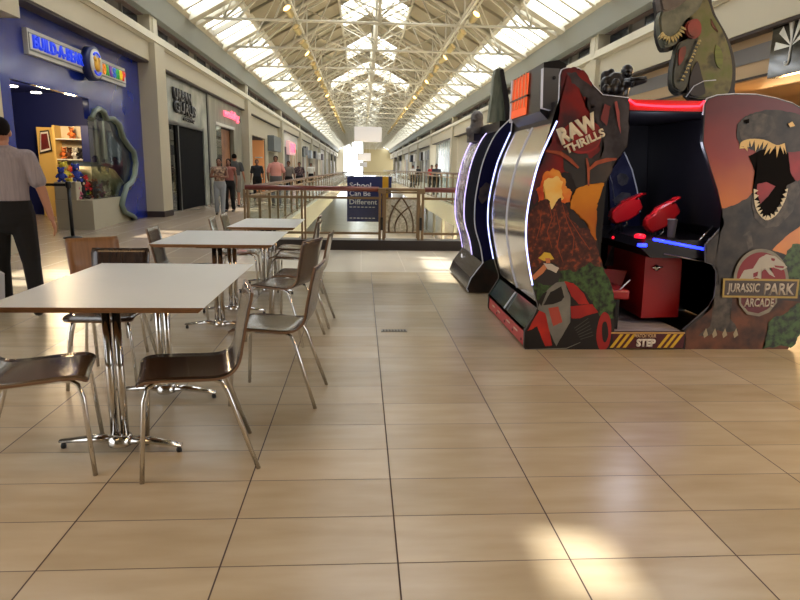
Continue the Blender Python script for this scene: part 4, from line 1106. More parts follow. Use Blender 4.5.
A_([(572,196), (580,187), (604,183), (598.5,200), (596.8,215), (597,240), (592,238), (586,222), (578,214), (570,208)], orange, .012, 6)
fire = mat('fire glow print', (226, 150, 60), .4, c2=(160, 50, 30), scale=4, contrast=(.35, .7), c3=(214, 96, 36))
A_([(538,202), (536,190), (541,182), (545,172), (553,168), (560,172), (566,182), (572,192), (570,202), (560,212), (548,212)], fire, .03, 7)
A_([(544,200), (543,186), (548,178), (556,176), (563,182), (564,198), (555,211)], mat('yellow eruption print', (236, 206, 130), .4, c2=(240, 180, 80), scale=6), .015, 8)
volc = mat('volcano rock print', (62, 34, 34), .35, c2=(150, 70, 44), scale=26, detail=12, contrast=(.42, .68), c3=(84, 44, 38))
A_([(527,215), (536,207), (540,200), (545,199), (550,202), (553,210), (556,202), (561,198), (566,206), (571,220), (578,226), (588,228), (594,238), (597,248), (603,268), (606,278), (570,285), (533,284), (528,262), (526,240)], volc, .012, 9)
for i, L in enumerate(([(549,205), (552,218), (547,232), (552,248)], [(562,203), (567,222), (574,238), (572,256)], [(541,210), (540,226), (536,240)], [(566,214), (580,236), (590,250)], [(556,212), (560,230), (557,246), (563,262)])):
    a.line(L, .006, mat('lava streak print', (150, 66, 36), .5))
green = mat('fern print', (62, 92, 46), .5, c2=(14, 26, 18), scale=22, detail=8, contrast=(.4, .62), coat=.2)
A_([(530,282), (556,268), (575,272), (590,262), (603,268), (613,294), (614,318), (590,312), (570,296), (545,300), (537,300)], green, .02, 10)
# explorer with a yellow hat
A_([(532,272), (540,267), (546,262), (556,264), (560,274), (557,285), (543,285), (537,282)], mat('dark jacket print', (40, 34, 36), .5), .006, 11)
A_([(531,277), (541,267), (545,263), (548,266), (543,273), (534,280)], mat('skin print', (196, 120, 80), .5), 0)
A_([(543,263), (552,264), (559,268), (556,273), (547,269)], mat('white shirt print', (190, 180, 170), .5), .003, 4)
A_([(538,258), (541,256), (544,252), (550,253), (552,257), (554,259), (548,260), (544,261)], mat('yellow hat print', (214, 176, 60), .5), 0)
A_([(545,258), (550,258), (550,263), (546,263)], MATS['skin print'], 0)
# car: red and grey body, window, wheels
gy = mat('car grey print', (104, 104, 100), .4, c2=(130, 128, 120), scale=6); rd = mat('car red print', (188, 42, 30), .4, c2=(150, 30, 28), scale=5); bk = mat('car black print', (22, 20, 22), .4)
A_([(525,333), (536,311), (541,299), (548,290), (556,282), (572,282), (585,292), (592,302), (600,318), (612,330), (613,350), (528,350), (525,345)], bk, .004, 12)
A_([(527,331), (539,310), (546,314), (552,345), (545,346), (537,326)], rd, .004, 5)
A_([(541,298), (548,289), (556,282.5), (565,281), (566,286), (570,296), (570,322), (556,346), (549,330), (545,313), (537,309)], gy, .003, 6)
A_([(543,305), (550,292), (561,286), (564,297), (561,301), (553,304)], bk, .002, 7)
A_([(538,301), (543,293), (547,291), (541,306)], bk, 0)
A_([(564,281), (573,283), (584,294), (589,304), (578,304), (571,296)], rd, .003, 8)
A_([(548,308), (558,306), (562,322), (553,326)], mat('car badge print', (170, 70, 56), .5), .003, 3)
A_([(570,306), (592,304), (598,312), (580,318), (571,318)], rd, .004, 9)
A_([(598,322), (603,312), (609,316), (611,330), (608,346), (600,350), (596,338)], mat('wheel red print', (150, 34, 32), .4), 0, smooth=True)
A_([(602,324), (606,322), (608,334), (605,342), (602,338)], bk, 0, smooth=True)
for i in range(6): a.line([(574+i*1.2, 328+i*2.2), (588+i*1.0, 318+i*3.4)], .012, mat('tyre tread print', (70, 68, 64), .5))
a.line([(526,349), (566,348), (580,342)], .008, gy)
# logo disc and claws
redlogo = mat('red logo print', (140, 26, 30), .5)
A_([(563,130), (573,122), (588,120), (598,126), (601,136), (597,147), (587,153), (575,153), (565,145)], redlogo, 0, smooth=True)
A_([(566,130), (576,122), (590,121), (598,128), (600,137), (596,146), (586,151), (574,150), (567,143)], mat('dark red logo print', (110, 24, 28), .4), 0, smooth=True)
A_([(569,132), (578,126), (590,126), (595,134), (594,142), (584,146), (574,145)], redlogo, 0, smooth=True)
claw = mat('claw print', (170, 84, 52), .4, c2=(120, 50, 36), scale=8)
a.line([(545,151), (560,153), (570,160), (578,168)], .028, claw); a.line([(588,170), (596,163), (606,160), (616,159)], .03, claw); a.line([(586,158), (588,168), (588,186)], .022, claw)
A_([(614,102), (616,101), (619,112), (620,134), (617,122)], mat('pink claw print', (150, 70, 70), .4), .003, 3)
A_([(604,104), (610,106), (606,126), (600,120)], mat('dark pink print', (112, 44, 46), .4), .005, 3)
o = a.b.build('_art'); 
# join the art faces into the board mesh
def merge(b, o):
    off = {}
    for f_m in o.data.materials: off[len(off)] = b.mi(f_m)
    n0 = len(b.bm.faces); b.bm.from_mesh(o.data); b.bm.faces.ensure_lookup_table()
    for f in b.bm.faces[n0:]: f.material_index = off[f.material_index]
    me = o.data; bpy.data.objects.remove(o); bpy.data.meshes.remove(me)
merge(b, o); board = part(b, 'side_board', am, 'near left side board with volcano, explorer and truck art')
up = Vector((-.36, 0, 1)).normalized()
def slant_text(s_, px, py, hh, ww, ang, bold=.03, m=None, y=YA):
    p = aty(px, py, y); R = Vector((math.cos(ang), 0, math.sin(ang))); U = Vector((-math.sin(ang), 0, math.cos(ang)))
    o = text(s_, 'lettering', m, R, U, (p.x, y-.014, p.z), hh, ww, .003, bold); local(o, am); return o
cream_l = mat('cream logo letters', (216, 206, 184), .5)
slant_text('RAW', 561.5, 145.5, .125, .30, math.radians(26), .06, cream_l)
slant_text('THRILLS', 566, 154.5, .064, .315, math.radians(26), .04, cream_l)
# edge moulding and strip light
def edge3(P, y, r, m, b=None):
    b = b or MB(); b.tube([(p[0], y, p[1]) for p in P], r, m, 8); return b
tl = [0, 1, 2, 3, 4, 5, 6]
b = MB(); edge3([PLF[i] for i in (28, 29, 30, 0, 1, 2, 3, 4, 5)], YA+.012, .008, tmold, b); edge3([PLF[i] for i in (5, 6)], YA+.012, .007, tmold, b)
edge3([PLF[i] for i in range(16, 23)][::-1], YA+.012, .004, mat('grey edge moulding', (120, 120, 128), .35), b); part(b, 'edge_moulding', am)
LEDC = cr([PLF[i] for i in (28, 27, 26, 25, 24, 23, 22, 21)][0:7], 4)
b = MB(); edge3(LEDC, YA+.0, .0065, led, b); part(b, 'strip_light', am, 'white blue lit strip along the near left edge')
# --- far left board
FL = [(p[0], p[1]) for p in PLF]
b = MB(); b.prism(FL, 'y', YB-.035, YB, cab); part(b, 'side_board', am, 'plain black far side board')
b = MB(); edge3(LEDC, YB-.0, .008, led, b); part(b, 'strip_light', am, 'white blue lit strip along the far left edge')
b = MB(); edge3([PLF[i] for i in (28, 29, 30, 0)], YB-.02, .008, tmold, b); part(b, 'edge_moulding', am)
# --- curved mirror back between the two boards
inset = .018
curve = cr([(PLF[i][0]+inset, PLF[i][1]) for i in (28, 27, 26, 25, 24, 23, 22, 21)], 4)
b = MB(); ys = [YA+.035, (YA+YB)/2, YB-.035]
for y0_, y1_ in ((ys[0], ys[1]-.004), (ys[1]+.004, ys[2])): b.strip([(p[0], y1_, p[1]) for p in curve], [(p[0], y0_, p[1]) for p in curve], mirror)
part(b, 'mirror_panel', am, 'curved mirror back panel')
b = MB(); b.strip([(p[0]+.02, ys[2], p[1]) for p in curve], [(p[0]+.02, ys[0], p[1]) for p in curve], cab)
b.tube([(p[0]-.004, ys[1], p[1]) for p in curve], .006, tmold, 6); part(b, 'seam_strip', am)
b = MB(); P_ = [PLF[21], PLF[20], (PLF[19][0], PLF[19][1])]
q21, q19, q18 = PLF[20], PLF[18], PLF[17]
b.strip([(PLF[20][0]+.01, ys[2], PLF[20][1]), (PLF[19][0]+.012, ys[2], PLF[19][1]+.01)], [(PLF[20][0]+.01, ys[0], PLF[20][1]), (PLF[19][0]+.012, ys[0], PLF[19][1]+.01)], mat('smoked glossy panel', (38, 58, 54), .12, coat=.5), False)
b.tube([(PLF[20][0], ys[1], PLF[20][1]), (PLF[19][0]+.0, ys[1], PLF[19][1]+.02)], .008, tmold, 6); part(b, 'lower_panel', am)
b = MB(); xk = PLF[18][0]+.008; zt = PLF[19][1]
b.box((xk, ys[0], .015), (xk+.04, ys[2], zt), mat('red kick board', (186, 36, 46), .35)); 
for y_, w_ in ((4.95, .13), (5.22, .13), (5.62, .1), (5.85, .1)): b.box((xk-.002, y_, .075), (xk, y_+w_, .088), cream_l)
for y_ in (4.82, 5.12, 5.42, 5.75): b.lathe([(.012, 0), (.012, .004)], (xk-.004, y_, .05), cab, 8, 'x')
b.box((xk, ys[0], zt-.02), (xk+.1, ys[2], zt+.0), redp); part(b, 'kick_board', am, 'red kick board with small white markings')
# --- marquee box above the mirror
mq = MB(); mx0, mz0, mz1 = 1.33, 1.78, 2.2
mq.prism([(1.375, 1.82), (1.44, 1.76), (1.56, 1.80), (1.56, 2.17), (1.50, 2.20), (1.385, 2.18)], 'y', 5.0, 5.95, cab); part(mq, 'marquee_box', am)
b = MB(); orp = mat('orange marquee print', (232, 84, 28), .4, emit=.55)
b.strip([(1.372, 5.93, 2.16), (1.365, 5.93, 1.83)], [(1.372, 5.38, 2.16), (1.365, 5.38, 1.83)], orp, False)
for k in range(5):
    y_ = 5.88-k*.11; b.tube([(1.366-.001*j, y_-.018*math.sin(j*1.7+k), 2.17-.055*j) for j in range(6)], .008, mat('pale claw stripe', (250, 190, 150), .5), 5, flat=.5)
b.box((1.355, 5.36, 1.97), (1.38, 5.95, 1.985), cab)
b.box((1.36, 5.93, 1.80), (1.385, 5.97, 2.17), tmold)
part(b, 'marquee_face', am, 'orange wavy striped marquee face')
b = MB(); xa_ = [aty(*q, 4.95) for q in ((543, 68), (559, 69), (558, 107), (556, 112), (542, 108))]
b.prism([(p.x, p.z) for p in xa_], 'y', 4.93, 5.0, mat('grey metal bracket', (110, 112, 116), .4, .5), tmold)
for q in ((554, 78), (553, 104)): c_ = aty(*q, 4.93); b.lathe([(.014, -.006), (.014, 0)], (c_.x, 4.93, c_.z), cab, 10, 'y')
part(b, 'marquee_bracket', am, 'grey metal end plate with two bolts')
# --- near right side board
RIGHT = [(704,115), (705,103), (708,98.5), (718,95.2), (735,94), (757,94.4), (776,98), (793,103), (815,116), (830,140), (836,175), (832,220), (822,262), (812,300), (806,318), (797,336), (789,346), (787,352), (684,351.5), (684,330), (710,307), (714.5,299), (717,285), (717,271), (713,264.5), (706,262), (706,245), (720,230), (723,226), (721.5,207), (717.5,190), (711,170), (704,148), (702.5,142)]
PRT = PL_(RIGHT)
grad = bpy.data.materials.new('sunset sky print'); grad.use_nodes = True; nt = grad.node_tree; bs = nt.nodes['Principled BSDF']; bs.inputs['Roughness'].default_value = .32
tc = nt.nodes.new('ShaderNodeTexCoord'); sx = nt.nodes.new('ShaderNodeSeparateXYZ'); nt.links.new(tc.outputs['Object'], sx.inputs[0])
mr = nt.nodes.new('ShaderNodeMapRange'); mr.inputs[1].default_value = 1.0; mr.inputs[2].default_value = 1.95; nt.links.new(sx.outputs[2], mr.inputs[0])
nz = nt.nodes.new('ShaderNodeTexNoise'); nz.inputs['Scale'].default_value = 3; nt.links.new(tc.outputs['Object'], nz.inputs[0])
ad = nt.nodes.new('ShaderNodeMath'); ad.operation = 'MULTIPLY_ADD'; ad.inputs[1].default_value = .25; nt.links.new(nz.outputs[0], ad.inputs[0]); nt.links.new(mr.outputs[0], ad.inputs[2])
rp = nt.nodes.new('ShaderNodeValToRGB'); e = rp.color_ramp.elements; e[0].position = .30; e[0].color = (*lin((186, 104, 40)), 1); e[1].position = 1; e[1].color = (*lin((92, 30, 36)), 1)
k_ = rp.color_ramp.elements.new(.68); k_.color = (*lin((136, 48, 38)), 1); nt.links.new(ad.outputs[0], rp.inputs[0]); nt.links.new(rp.outputs[0], bs.inputs['Base Color'])
b = MB(); b.prism(PRT, 'y', YA, YA+.035, mat('dark brown print board', (48, 38, 34), .35, c2=(34, 30, 28), scale=4), cab)
a = Art(YA); A_ = a.area
dino = mat('dark dinosaur skin print', (60, 52, 46), .4, c2=(18, 16, 17), scale=9, detail=10, contrast=(.35, .65)); dino2 = mat('lighter dinosaur skin print', (84, 76, 68), .4, c2=(44, 40, 38), scale=18, detail=10)
rock = mat('brown ground print', (104, 62, 42), .5, c2=(46, 30, 26), scale=7, detail=8); mouth = mat('dark mouth print', (8, 5, 6), .7, spec=.1); gum = mat('red mouth print', (150, 30, 34), .4, c2=(112, 20, 26), scale=6)
tooth = mat('ivory teeth print', (214, 184, 120), .4); tooth2 = mat('pale lower teeth print', (206, 196, 170), .4)
A_([(686,331), (712,308), (718,290), (740,296), (780,300), (811,303), (804,322), (796,337), (787,351), (685,351)], rock, .006, 3)
A_([(705,116), (706,104), (709,99.5), (718,96), (735,95), (757,95.4), (776,99), (792,104), (814,117), (829,140), (834,175), (831,206), (722,209), (718,190), (711.5,170), (705,148), (703.5,142)], grad, 0)
# body and leg of the dinosaur
A_([(722,208), (740,202), (754,192), (762,205), (790,200), (833,190), (832,222), (815,262), (790,262), (758,262), (742,280), (730,292), (718,288), (717,270), (712,262), (707,262), (707,246), (721,231), (724,225)], dino, .012, 4)
A_([(716,285), (728,282), (732,300), (730,318), (738,330), (728,332), (718,330), (708,336), (698,336), (710,326), (714,306)], dino2, .006, 5)
for x_ in (703, 712, 722, 733): A_([(x_, 334), (x_+3, 328), (x_+5, 335), (x_+1, 338)], mat('claw ivory print', (150, 140, 116), .5), 0)
A_([(742,236), (750,230), (753,246), (748,250), (746,240)], dino2, .003, 6)
A_([(772,250), (784,238), (800,226), (832,216), (824,256), (800,262), (784,254)], orange, .004, 6)
A_([(779,262), (792,244), (828,236), (812,302), (800,298), (786,284)], green, .02, 7)
A_([(768,322), (790,308), (810,302), (800,334), (790,348), (762,349)], green, .02, 8)
# head
A_([(737,124), (745,116), (756,112), (770,110), (790,112), (832,128), (836,175), (826,200), (796,206), (786,200), (770,176), (756,152), (740,146), (736,136)], dino, .006, 5)
A_([(738,126), (746,117), (760,113), (772,116), (776,128), (768,136), (752,138), (742,142)], dino2, .005, 6)
A_([(748,156), (760,150), (782,148), (790,156), (796,176), (792,198), (784,212), (768,220), (754,212), (752,190), (756,176)], mouth, .004, 7)
A_([(788,152), (812,150), (812,168), (796,182), (790,172)], gum, .004, 3)
A_([(757,184), (766,182), (775,186), (768,196), (760,204), (756,192)], gum, .002, 4)
A_([(754,188), (755,206), (762,216), (772,216), (782,200), (786,186), (796,180), (800,190), (792,212), (778,226), (764,228), (754,218), (751,202)], dino2, .004, 8)
def teeth(P, n, L, m, seed, wid=.5):
    rnd = random.Random(seed); C = cr([PX(*q) for q in P], 8); T_ = len(C)-1
    for i in range(n):
        t = (i+.5)/n*T_; j = int(t); c0 = C[j]; d = (C[min(j+1, T_)]-C[max(j-1, 0)]).normalized(); nr = Vector((d.y, -d.x)); w_ = (C[min(j+1, T_)]-C[max(j, 0)]).length*T_/n*wid
        l_ = L*rnd.uniform(.7, 1.2)
        s_ = 1 if L > 0 else 1
        a.area([tuple(c0-d*w_), tuple(c0+d*w_), tuple(c0+nr*l_)], m, px=False)
teeth([(739,148), (741,142), (750,139), (764,140), (776,145), (784,143)], 15, .085, tooth, 3, .62)
teeth([(753,190), (754,204), (758,214), (766,220), (776,214), (784,200), (787,188)], 17, -.035, tooth2, 5, .55)
A_([(787,124), (791,121.5), (794,126), (789,127.5)], mat('yellow eye print', (214, 186, 130), .4), 0)
A_([(744,120), (748,119), (748,123), (745,124)], mouth, 0)
# round fossil logo and its name plates
def ell(cx, cy, rx, ry, a0=0, a1=360, n=28): return [(cx+rx*math.cos(math.radians(a0+(a1-a0)*i/n)), cy-ry*math.sin(math.radians(a0+(a1-a0)*i/n))) for i in range(n+1)][:n+(0 if a1-a0 == 360 else 1)]
silver = mat('silver logo print', (134, 130, 116), .4, c2=(112, 108, 98), scale=10); rl = mat('logo red print', (120, 24, 34), .4)
A_([(738,292), (776,292), (776,302), (768,312), (758,316), (746,314), (738,304)], silver, 0)
A_([(740,294), (774,294), (774,302), (766,309), (757,313), (747,311), (740,303)], mat('maroon plate print', (86, 26, 36), .4), 0)
A_(ell(760, 280, 27.5, 31.5, 0, 180), silver, 0); A_(ell(760, 280, 24.5, 28, 0, 180), rl, 0)
A_([(737,280), (743,270), (752,268), (758,258), (765,254), (774,256), (783,263), (786,267), (780,270), (772,267), (768,268), (774,277), (768,274), (764,268), (760,272), (760,279), (754,277), (750,280)], mat('grey fossil print', (168, 164, 156), .4), .002, 3)
A_([(770,257.5), (774,258.5), (773,261), (770,260)], rl, 0); A_([(773,265), (783,266), (782,268), (774,267)], rl, 0); A_([(752,273), (757,271), (756,276), (752,277)], rl, 0)
A_([(722,278), (798,279), (796,298), (721,297)], mat('gold plate rim print', (158, 136, 70), .4), 0)
A_([(724,280), (796,281), (794,296), (723,295)], mat('dark plate print', (64, 54, 50), .4), 0)
merge(b, a.b.build('_art')); part(b, 'side_board', am, 'near right side board with roaring dinosaur art')
sil = mat('silver letters', (170, 162, 152), .4)
def flat_text(s_, L_, R2, T_, B__, m, y=YA, bold=.03, parent=None, d=.016):
    p0 = aty(L_, B__, y); p1 = aty(R2, T_, y)
    o = text(s_, 'lettering', m, (1,0,0), (0,0,1), (p0.x, y-d, p0.z), p1.z-p0.z, p1.x-p0.x, .002, bold); local(o, parent or am); return o
flat_text('JURASSIC', 725.5, 759, 283, 294.5, sil); flat_text('PARK', 762, 794, 283, 294.5, sil); flat_text('ARCADE', 742.5, 773, 298, 306.5, sil)
b = MB(); edge3([PRT[i] for i in range(0, 9)], YA+.012, .007, tmold, b); part(b, 'edge_moulding', am)
b = MB(); edge3([PRT[i] for i in (19, 20, 21, 22, 23, 24, 25, 26, 27)], YA+.012, .006, MATS['grey edge moulding'], b); part(b, 'edge_moulding', am, 'grey moulding round the leg cut-out')
# --- body shells: hood, screen cabinet, far wall
b = MB()
hz = PX(629, 98)[1]; hx0 = PX(629, 98)[0]; hx1 = PX(705, 100)[0]
b.box((hx0-.12, YA+.035, hz-.09), (hx1+.45, YB, hz-.03), cab)
b.box((hx0-.5, YA+.036, 1.60), (hx0-.42, YB-.036, 1.88), cab)
part(b, 'canopy', am)
b = MB(); b.box((1.95, YB-.05, .0), (3.3, YB, hz-.04), cab); b.box((3.28, YA+.04, 0.02), (3.34, YB-.04, 1.8), cab); b.box((1.78, YA+.04, .02), (1.84, YB-.05, 1.5), cab)
part(b, 'cabinet_shell', am)
b = MB(); Pr = [(2.75, .98), (2.62, 1.05), (2.72, 1.82), (2.9, 1.82)]
b.prism([(2.88, .85), (2.80, .95), (2.74, 1.80), (3.2, 1.80), (3.2, .85)], 'y', YA+.05, YB-.06, mat('dark screen', (10, 10, 18), .08, coat=.6), cab); part(b, 'screen', am, 'large dark glossy screen')
b = MB(); yb_ = 6.05
b.prism([PX(*q, yb_) for q in ((609,174), (624,152), (632,170), (637,190), (640,212), (640,252), (612,252))], 'y', yb_, yb_+.02, mat('navy soldier print', (22, 24, 66), .4, c2=(70, 74, 110), scale=5, contrast=(.5, .75)))
b.tube([(p[0], yb_-.004, p[1]) for p in [PX(*q, yb_) for q in ((624,152), (632,170), (637,190), (640,212))]], .006, tmold, 6)
b.tube([(p[0], yb_-.004, p[1]) for p in [PX(*q, yb_) for q in ((609,174), (612,182), (615,205))]], .005, MATS['grey edge moulding'], 6)
gsk = mat('grey figure print', (96, 92, 96), .5, c2=(60, 58, 64), scale=12)
b.prism([PX(*q, yb_-.003) for q in ((617,176), (620,173), (626,174), (629,178), (627,184), (622,186), (618,183))], 'y', yb_-.004, yb_-.002, gsk)
b.prism([PX(*q, yb_-.003) for q in ((612,200), (622,192), (630,193), (634,204), (622,207))], 'y', yb_-.004, yb_-.002, gsk)
part(b, 'inner_print_panel', am, 'navy inner panel with a grey figure print')
b = MB(); b.prism([PX(*q, 5.6) for q in ((612,248), (618,240), (626,241), (629,252), (625,264), (616,266), (605,266))], 'y', 5.6, 5.62, gsk); part(b, 'figure_print', am, 'grey helmeted figure print behind the guns')
# console with trays and lights
b = MB(); cz = PX(706, 262)[1]
c0 = PX(646, 246, 4.95); c1 = PX(706, 250, 4.80)
b.prism([(2.16, .80), (2.2, .86), (2.9, .86), (2.9, .72), (2.25, .72)], 'y', YA+.06, YB-.07, cab); part(b, 'console', am)
b = MB(); p_ = [PX(*q, 4.74) for q in ((654, 239.5), (706, 249.5))]
b.tube([(p_[0][0], 4.75, p_[0][1]), (p_[1][0], 4.75, p_[1][1])], .011, ledblue, 8); part(b, 'blue_light_bar', am, 'glowing blue light bar')
q_ = PX(643, 245.5, 4.72); b = MB(); b.box((q_[0]-.035, 4.72, q_[1]-.012), (q_[0]+.035, 4.75, q_[1]+.014), ledblue, .006); part(b, 'blue_button', am, 'glowing blue button')
q_ = PX(641, 237, 4.8); b = MB(); b.lathe([(.04, -.01), (.045, .01), (.03, .022)], (q_[0], 4.82, q_[1]), mat('red lit button', (220, 20, 40), .3, emit=1.6), 14); part(b, 'red_button', am, 'glowing red button')
q_ = PX(613, 237.5, 5.0); b = MB(); b.ball((q_[0], 5.0, q_[1]), .012, MATS['red lit button'], 8); part(b, 'red_lamp', am, 'tiny red lamp')
# pedestal
b = MB(); P4_ = [PX(*q, 4.95) for q in ((646,250), (682,259), (678,317), (641,318), (644,280))]
b.prism(P4_, 'y', 4.95, 5.75, mat('dark red pedestal', (150, 22, 30), .4)); part(b, 'pedestal', am, 'red gun pedestal')
q_ = PX(657, 268, 4.93); b = MB(); b.lathe([(.022, -.02), (.026, 0)], (q_[0], 4.945, q_[1]), chrome, 14, 'y'); b.tube([(q_[0]-.04, 4.93, q_[1]), (q_[0]+.04, 4.92, q_[1]+.01)], .006, chrome, 6); part(b, 'coin_lock', am, 'chrome lock')
b = MB(); b.prism([PX(*q, 5.1) for q in ((603,269), (627,271), (622,285), (614,293), (610,285))], 'y', 5.1, 5.14, mat('red seat vinyl', (150, 30, 34), .4)); part(b, 'seat_wing', am, 'red triangular seat side')
b = MB(); b.box((1.86, YA+.08, .38), (2.12, YB-.08, .46), MATS['red seat vinyl'], .02); b.box((1.86, YA+.1, .0), (2.05, YB-.1, .38), cab); part(b, 'bench_seat', am)
b = MB(); e0, e1 = PX(615, 294, 4.8), PX(630, 280, 4.8); b.tube([(e0[0], 4.8, e0[1]), (e1[0], 4.8, e1[1])], .005, tmold, 6); part(b, 'edge_moulding', am)
ld = bpy.data.lights.new('arcade fill light', 'POINT'); ld.energy = 8; ld.color = (.8, .82, 1); ld.shadow_soft_size = .1
lo = bpy.data.objects.new('arcade fill light', ld); COL.objects.link(lo); lo.location = (2.3, 5.0, 1.45)  # unseen fill added so the guns and console show in the dark cabinet
# ribbed step and hazard plate
b = MB(); s0, s1 = PX(609, 349, YA)[0]+.01, PX(684, 349, YA)[0]
b.box((s0, YA+.02, .02), (s1, YB-.1, .135), cab)
rib = mat('ribbed step metal', (176, 170, 184), .45, .2)
n_ = 26
for k in range(n_): b.box((s0+.02, YA+.05+k*.05, .135), (s1-.02, YA+.075+k*.05, .141), rib)
part(b, 'step', am, 'ribbed metal step platform')
b = MB(); yel = mat('hazard yellow', (206, 166, 40), .5); mar = mat('hazard maroon', (70, 14, 24), .5)
hx0_, hz1 = PX(609.5, 332); hx1_, hz0 = PX(683, 348)
b.box((hx0_, YA-.004, hz0), (hx1_, YA+.02, hz1), mar)
b.box((hx0_, YA-.006, hz1-.012), (hx1_, YA-.004, hz1), mat('worn yellow edge', (190, 150, 90), .5)); w_ = hx1_-hx0_
for base in (.015, .645):
    for k in range(3):
        xx = hx0_+w_*(base+k*.085); hgt = hz1-hz0-.016; sh_ = w_*.125
        b.poly([(xx, YA-.006, hz0+.004), (xx+w_*.045, YA-.006, hz0+.004), (xx+w_*.045+sh_, YA-.006, hz0+hgt), (xx+sh_, YA-.006, hz0+hgt)], yel)
part(b, 'warning_plate', am, 'yellow and dark red striped warning plate')
flat_text('WATCH YOUR', 633.5, 656, 333.8, 337.3, mat('pale warning letters', (204, 170, 130), .5), d=.008, bold=.02); flat_text('STEP', 635.5, 655.5, 338.5, 346.5, mat('white warning letters', (210, 202, 190), .5), d=.008, bold=.06)
b = MB()
for (px, py) in ((565, 352.5), (708, 354), (633, 354)): q_ = atz(px, py, .0); b.lathe([(.02, 0), (.02, .018)], (q_.x, YA+.06, 0), chrome, 8)
for y_ in (4.8, 6.0): 
    for x_ in (1.4, 1.9, 2.6, 3.35): b.lathe([(.02, 0), (.02, .022)], (x_, y_, 0), black, 8)
part(b, 'levelling_feet', am)
# red strip over the opening
r0, r1 = PX(630, 99, YA-.0), PX(705, 101, YA)
b = MB(); C = [(r0[0], YA+.01, r0[1]-.005), (r0[0]+.05, YA+.01, r0[1]-.035)]+[(r0[0]+.05+(r1[0]-r0[0]-.08)*t, YA+.01, r0[1]-.037-.008*math.sin(PI*t)) for t in (.25, .5, .75, 1)]+[(r1[0], YA+.01, r1[1]-.0)]
b.tube(C, .008, ledred, 8); part(b, 'red_strip_light', am, 'glowing red strip light')
b = MB(); b.box((r0[0], YA+.02, r0[1]-.075), (r1[0], YA+.05, r0[1]-.0), redp); part(b, 'header_board', am, 'red header board')
# guns
def gun(L, y, nm):
    g_ = []
    b = MB(); (x0_, z0_), (x1_, z1_) = PX(*L[0], y), PX(*L[1], y); d = Vector((x1_-x0_, 0, z1_-z0_)); Ln = d.length; d.normalize(); u_ = Vector((-d.z, 0, d.x)); o_ = Vector((x0_, y, z0_))
    prof = [(0, -.07), (-.02, .0), (.02, .06), (.10, .065), (.12, .09), (.34, .085), (.36, .065), (Ln*.8, .06), (Ln*.82, .075), (Ln, .06), (Ln, -.04), (Ln*.8, -.055), (Ln*.78, -.075), (.12, -.085)]
    A = [o_+d*p[0]*1+u_*p[1] for p in prof]
    v0 = [b.bm.verts.new(p+Vector((0, -.045, 0))) for p in A]; v1 = [b.bm.verts.new(p+Vector((0, .045, 0))) for p in A]
    f = [b.bm.faces.new(v0), b.bm.faces.new(v1[::-1])]+[b.bm.faces.new((v0[i], v1[i], v1[(i+1) % len(A)], v0[(i+1) % len(A)])) for i in range(len(A))]
    b._tag(f, redp); bmesh.ops.recalc_face_normals(b.bm, faces=f)
    r = bmesh.ops.bevel(b.bm, geom=list({e for q in f for e in q.edges}), offset=.012, segments=2, affect='EDGES')
    b._tag(r['faces'], redp, True)
    o = part(b, 'gun', am, nm)
    b = MB(); c_ = o_+d*.06-u_*.05
    b.tube([c_, c_-u_*.12-d*.03], .024, cab, 8); b.tube([o_+d*.05-u_*.03, o_+d*.02-u_*.10, o_+d*.0-Vector((0,0,.16))], .02, cab, 8)
    b.tube([c_+d*.06-u_*.02, c_+d*.05-u_*.07, c_-u_*.08], .006, chrome, 6); g2 = b.build('gun_grip'); local(g2, am)
gun(((611, 217), (640, 204)), 5.45, 'farther red light gun'); gun(((646, 226), (677, 208)), 5.15, 'nearer red light gun')
q_ = aty(670.5, 241, 4.95)
t = thing('paper_cup', 'grey white paper cup standing on the arcade console between gun and screen', 'cup', (q_.x, 4.95, .862))
b = MB(); hgt = aty(670, 219, 4.95).z-.862; b.lathe([(.028, 0), (.038, hgt), (.040, hgt), (.040, hgt-.004)], (0, 0, 0), mat('paper cup', (150, 146, 150), .6), 16); b.build('cup_body', t)
b = MB()
for L in (((697, 243), (713, 226)), ((704, 246), (722, 231))):
    e0, e1 = PX(*L[0], 4.78), PX(*L[1], 4.78); b.tube([(e0[0], 4.78, e0[1]), (e1[0], 4.78, e1[1])], .007, chrome, 6)
e0, e1 = PX(664, 254, 4.74), PX(705, 262, 4.74); b.tube([(e0[0], 4.74, e0[1]), (e1[0], 4.74, e1[1])], .006, brushed, 6)
part(b, 'screen_trim', am, 'thin chrome trim rails beside the screen')
# --- dinosaur head topper: a thick carved cut-out
ht = thing('dinosaur_head_topper', 'green and grey roaring dinosaur head standing on top of the arcade machine', 'sculpture', (2.8, 5.4, 1.9))
YT = 5.36
skinA = mat('grey green scales', (84, 92, 82), .5, c2=(120, 122, 106), scale=10, detail=8, bump=.6); skinB = mat('green yellow neck scales', (96, 108, 50), .5, c2=(58, 60, 44), scale=7, detail=8, bump=.6, contrast=(.35, .65), c3=(112, 110, 70)); edgek = mat('dark foam edge', (24, 24, 34), .5)
HEAD = [(657,-14), (656,15), (655,32), (659,47), (664,50), (674,47), (680,36), (676,46), (671,60), (669,76), (670,88), (677,94), (684,91), (689,99), (729,99), (732,88), (733,66), (729,46), (722,30), (713,14), (709,2), (704,-14)]
T2 = lambda L: [PX(a_, c_, YT) for a_, c_ in L]
HP = [tuple(v) for v in cr(T2(HEAD), 2, True)]
b = MB(); b.prism([(x+.035, z-.004) for x, z in HP], 'y', YT+.02, YT+.10, edgek); part(b, 'foam_backing', ht, 'dark foam edge backing')
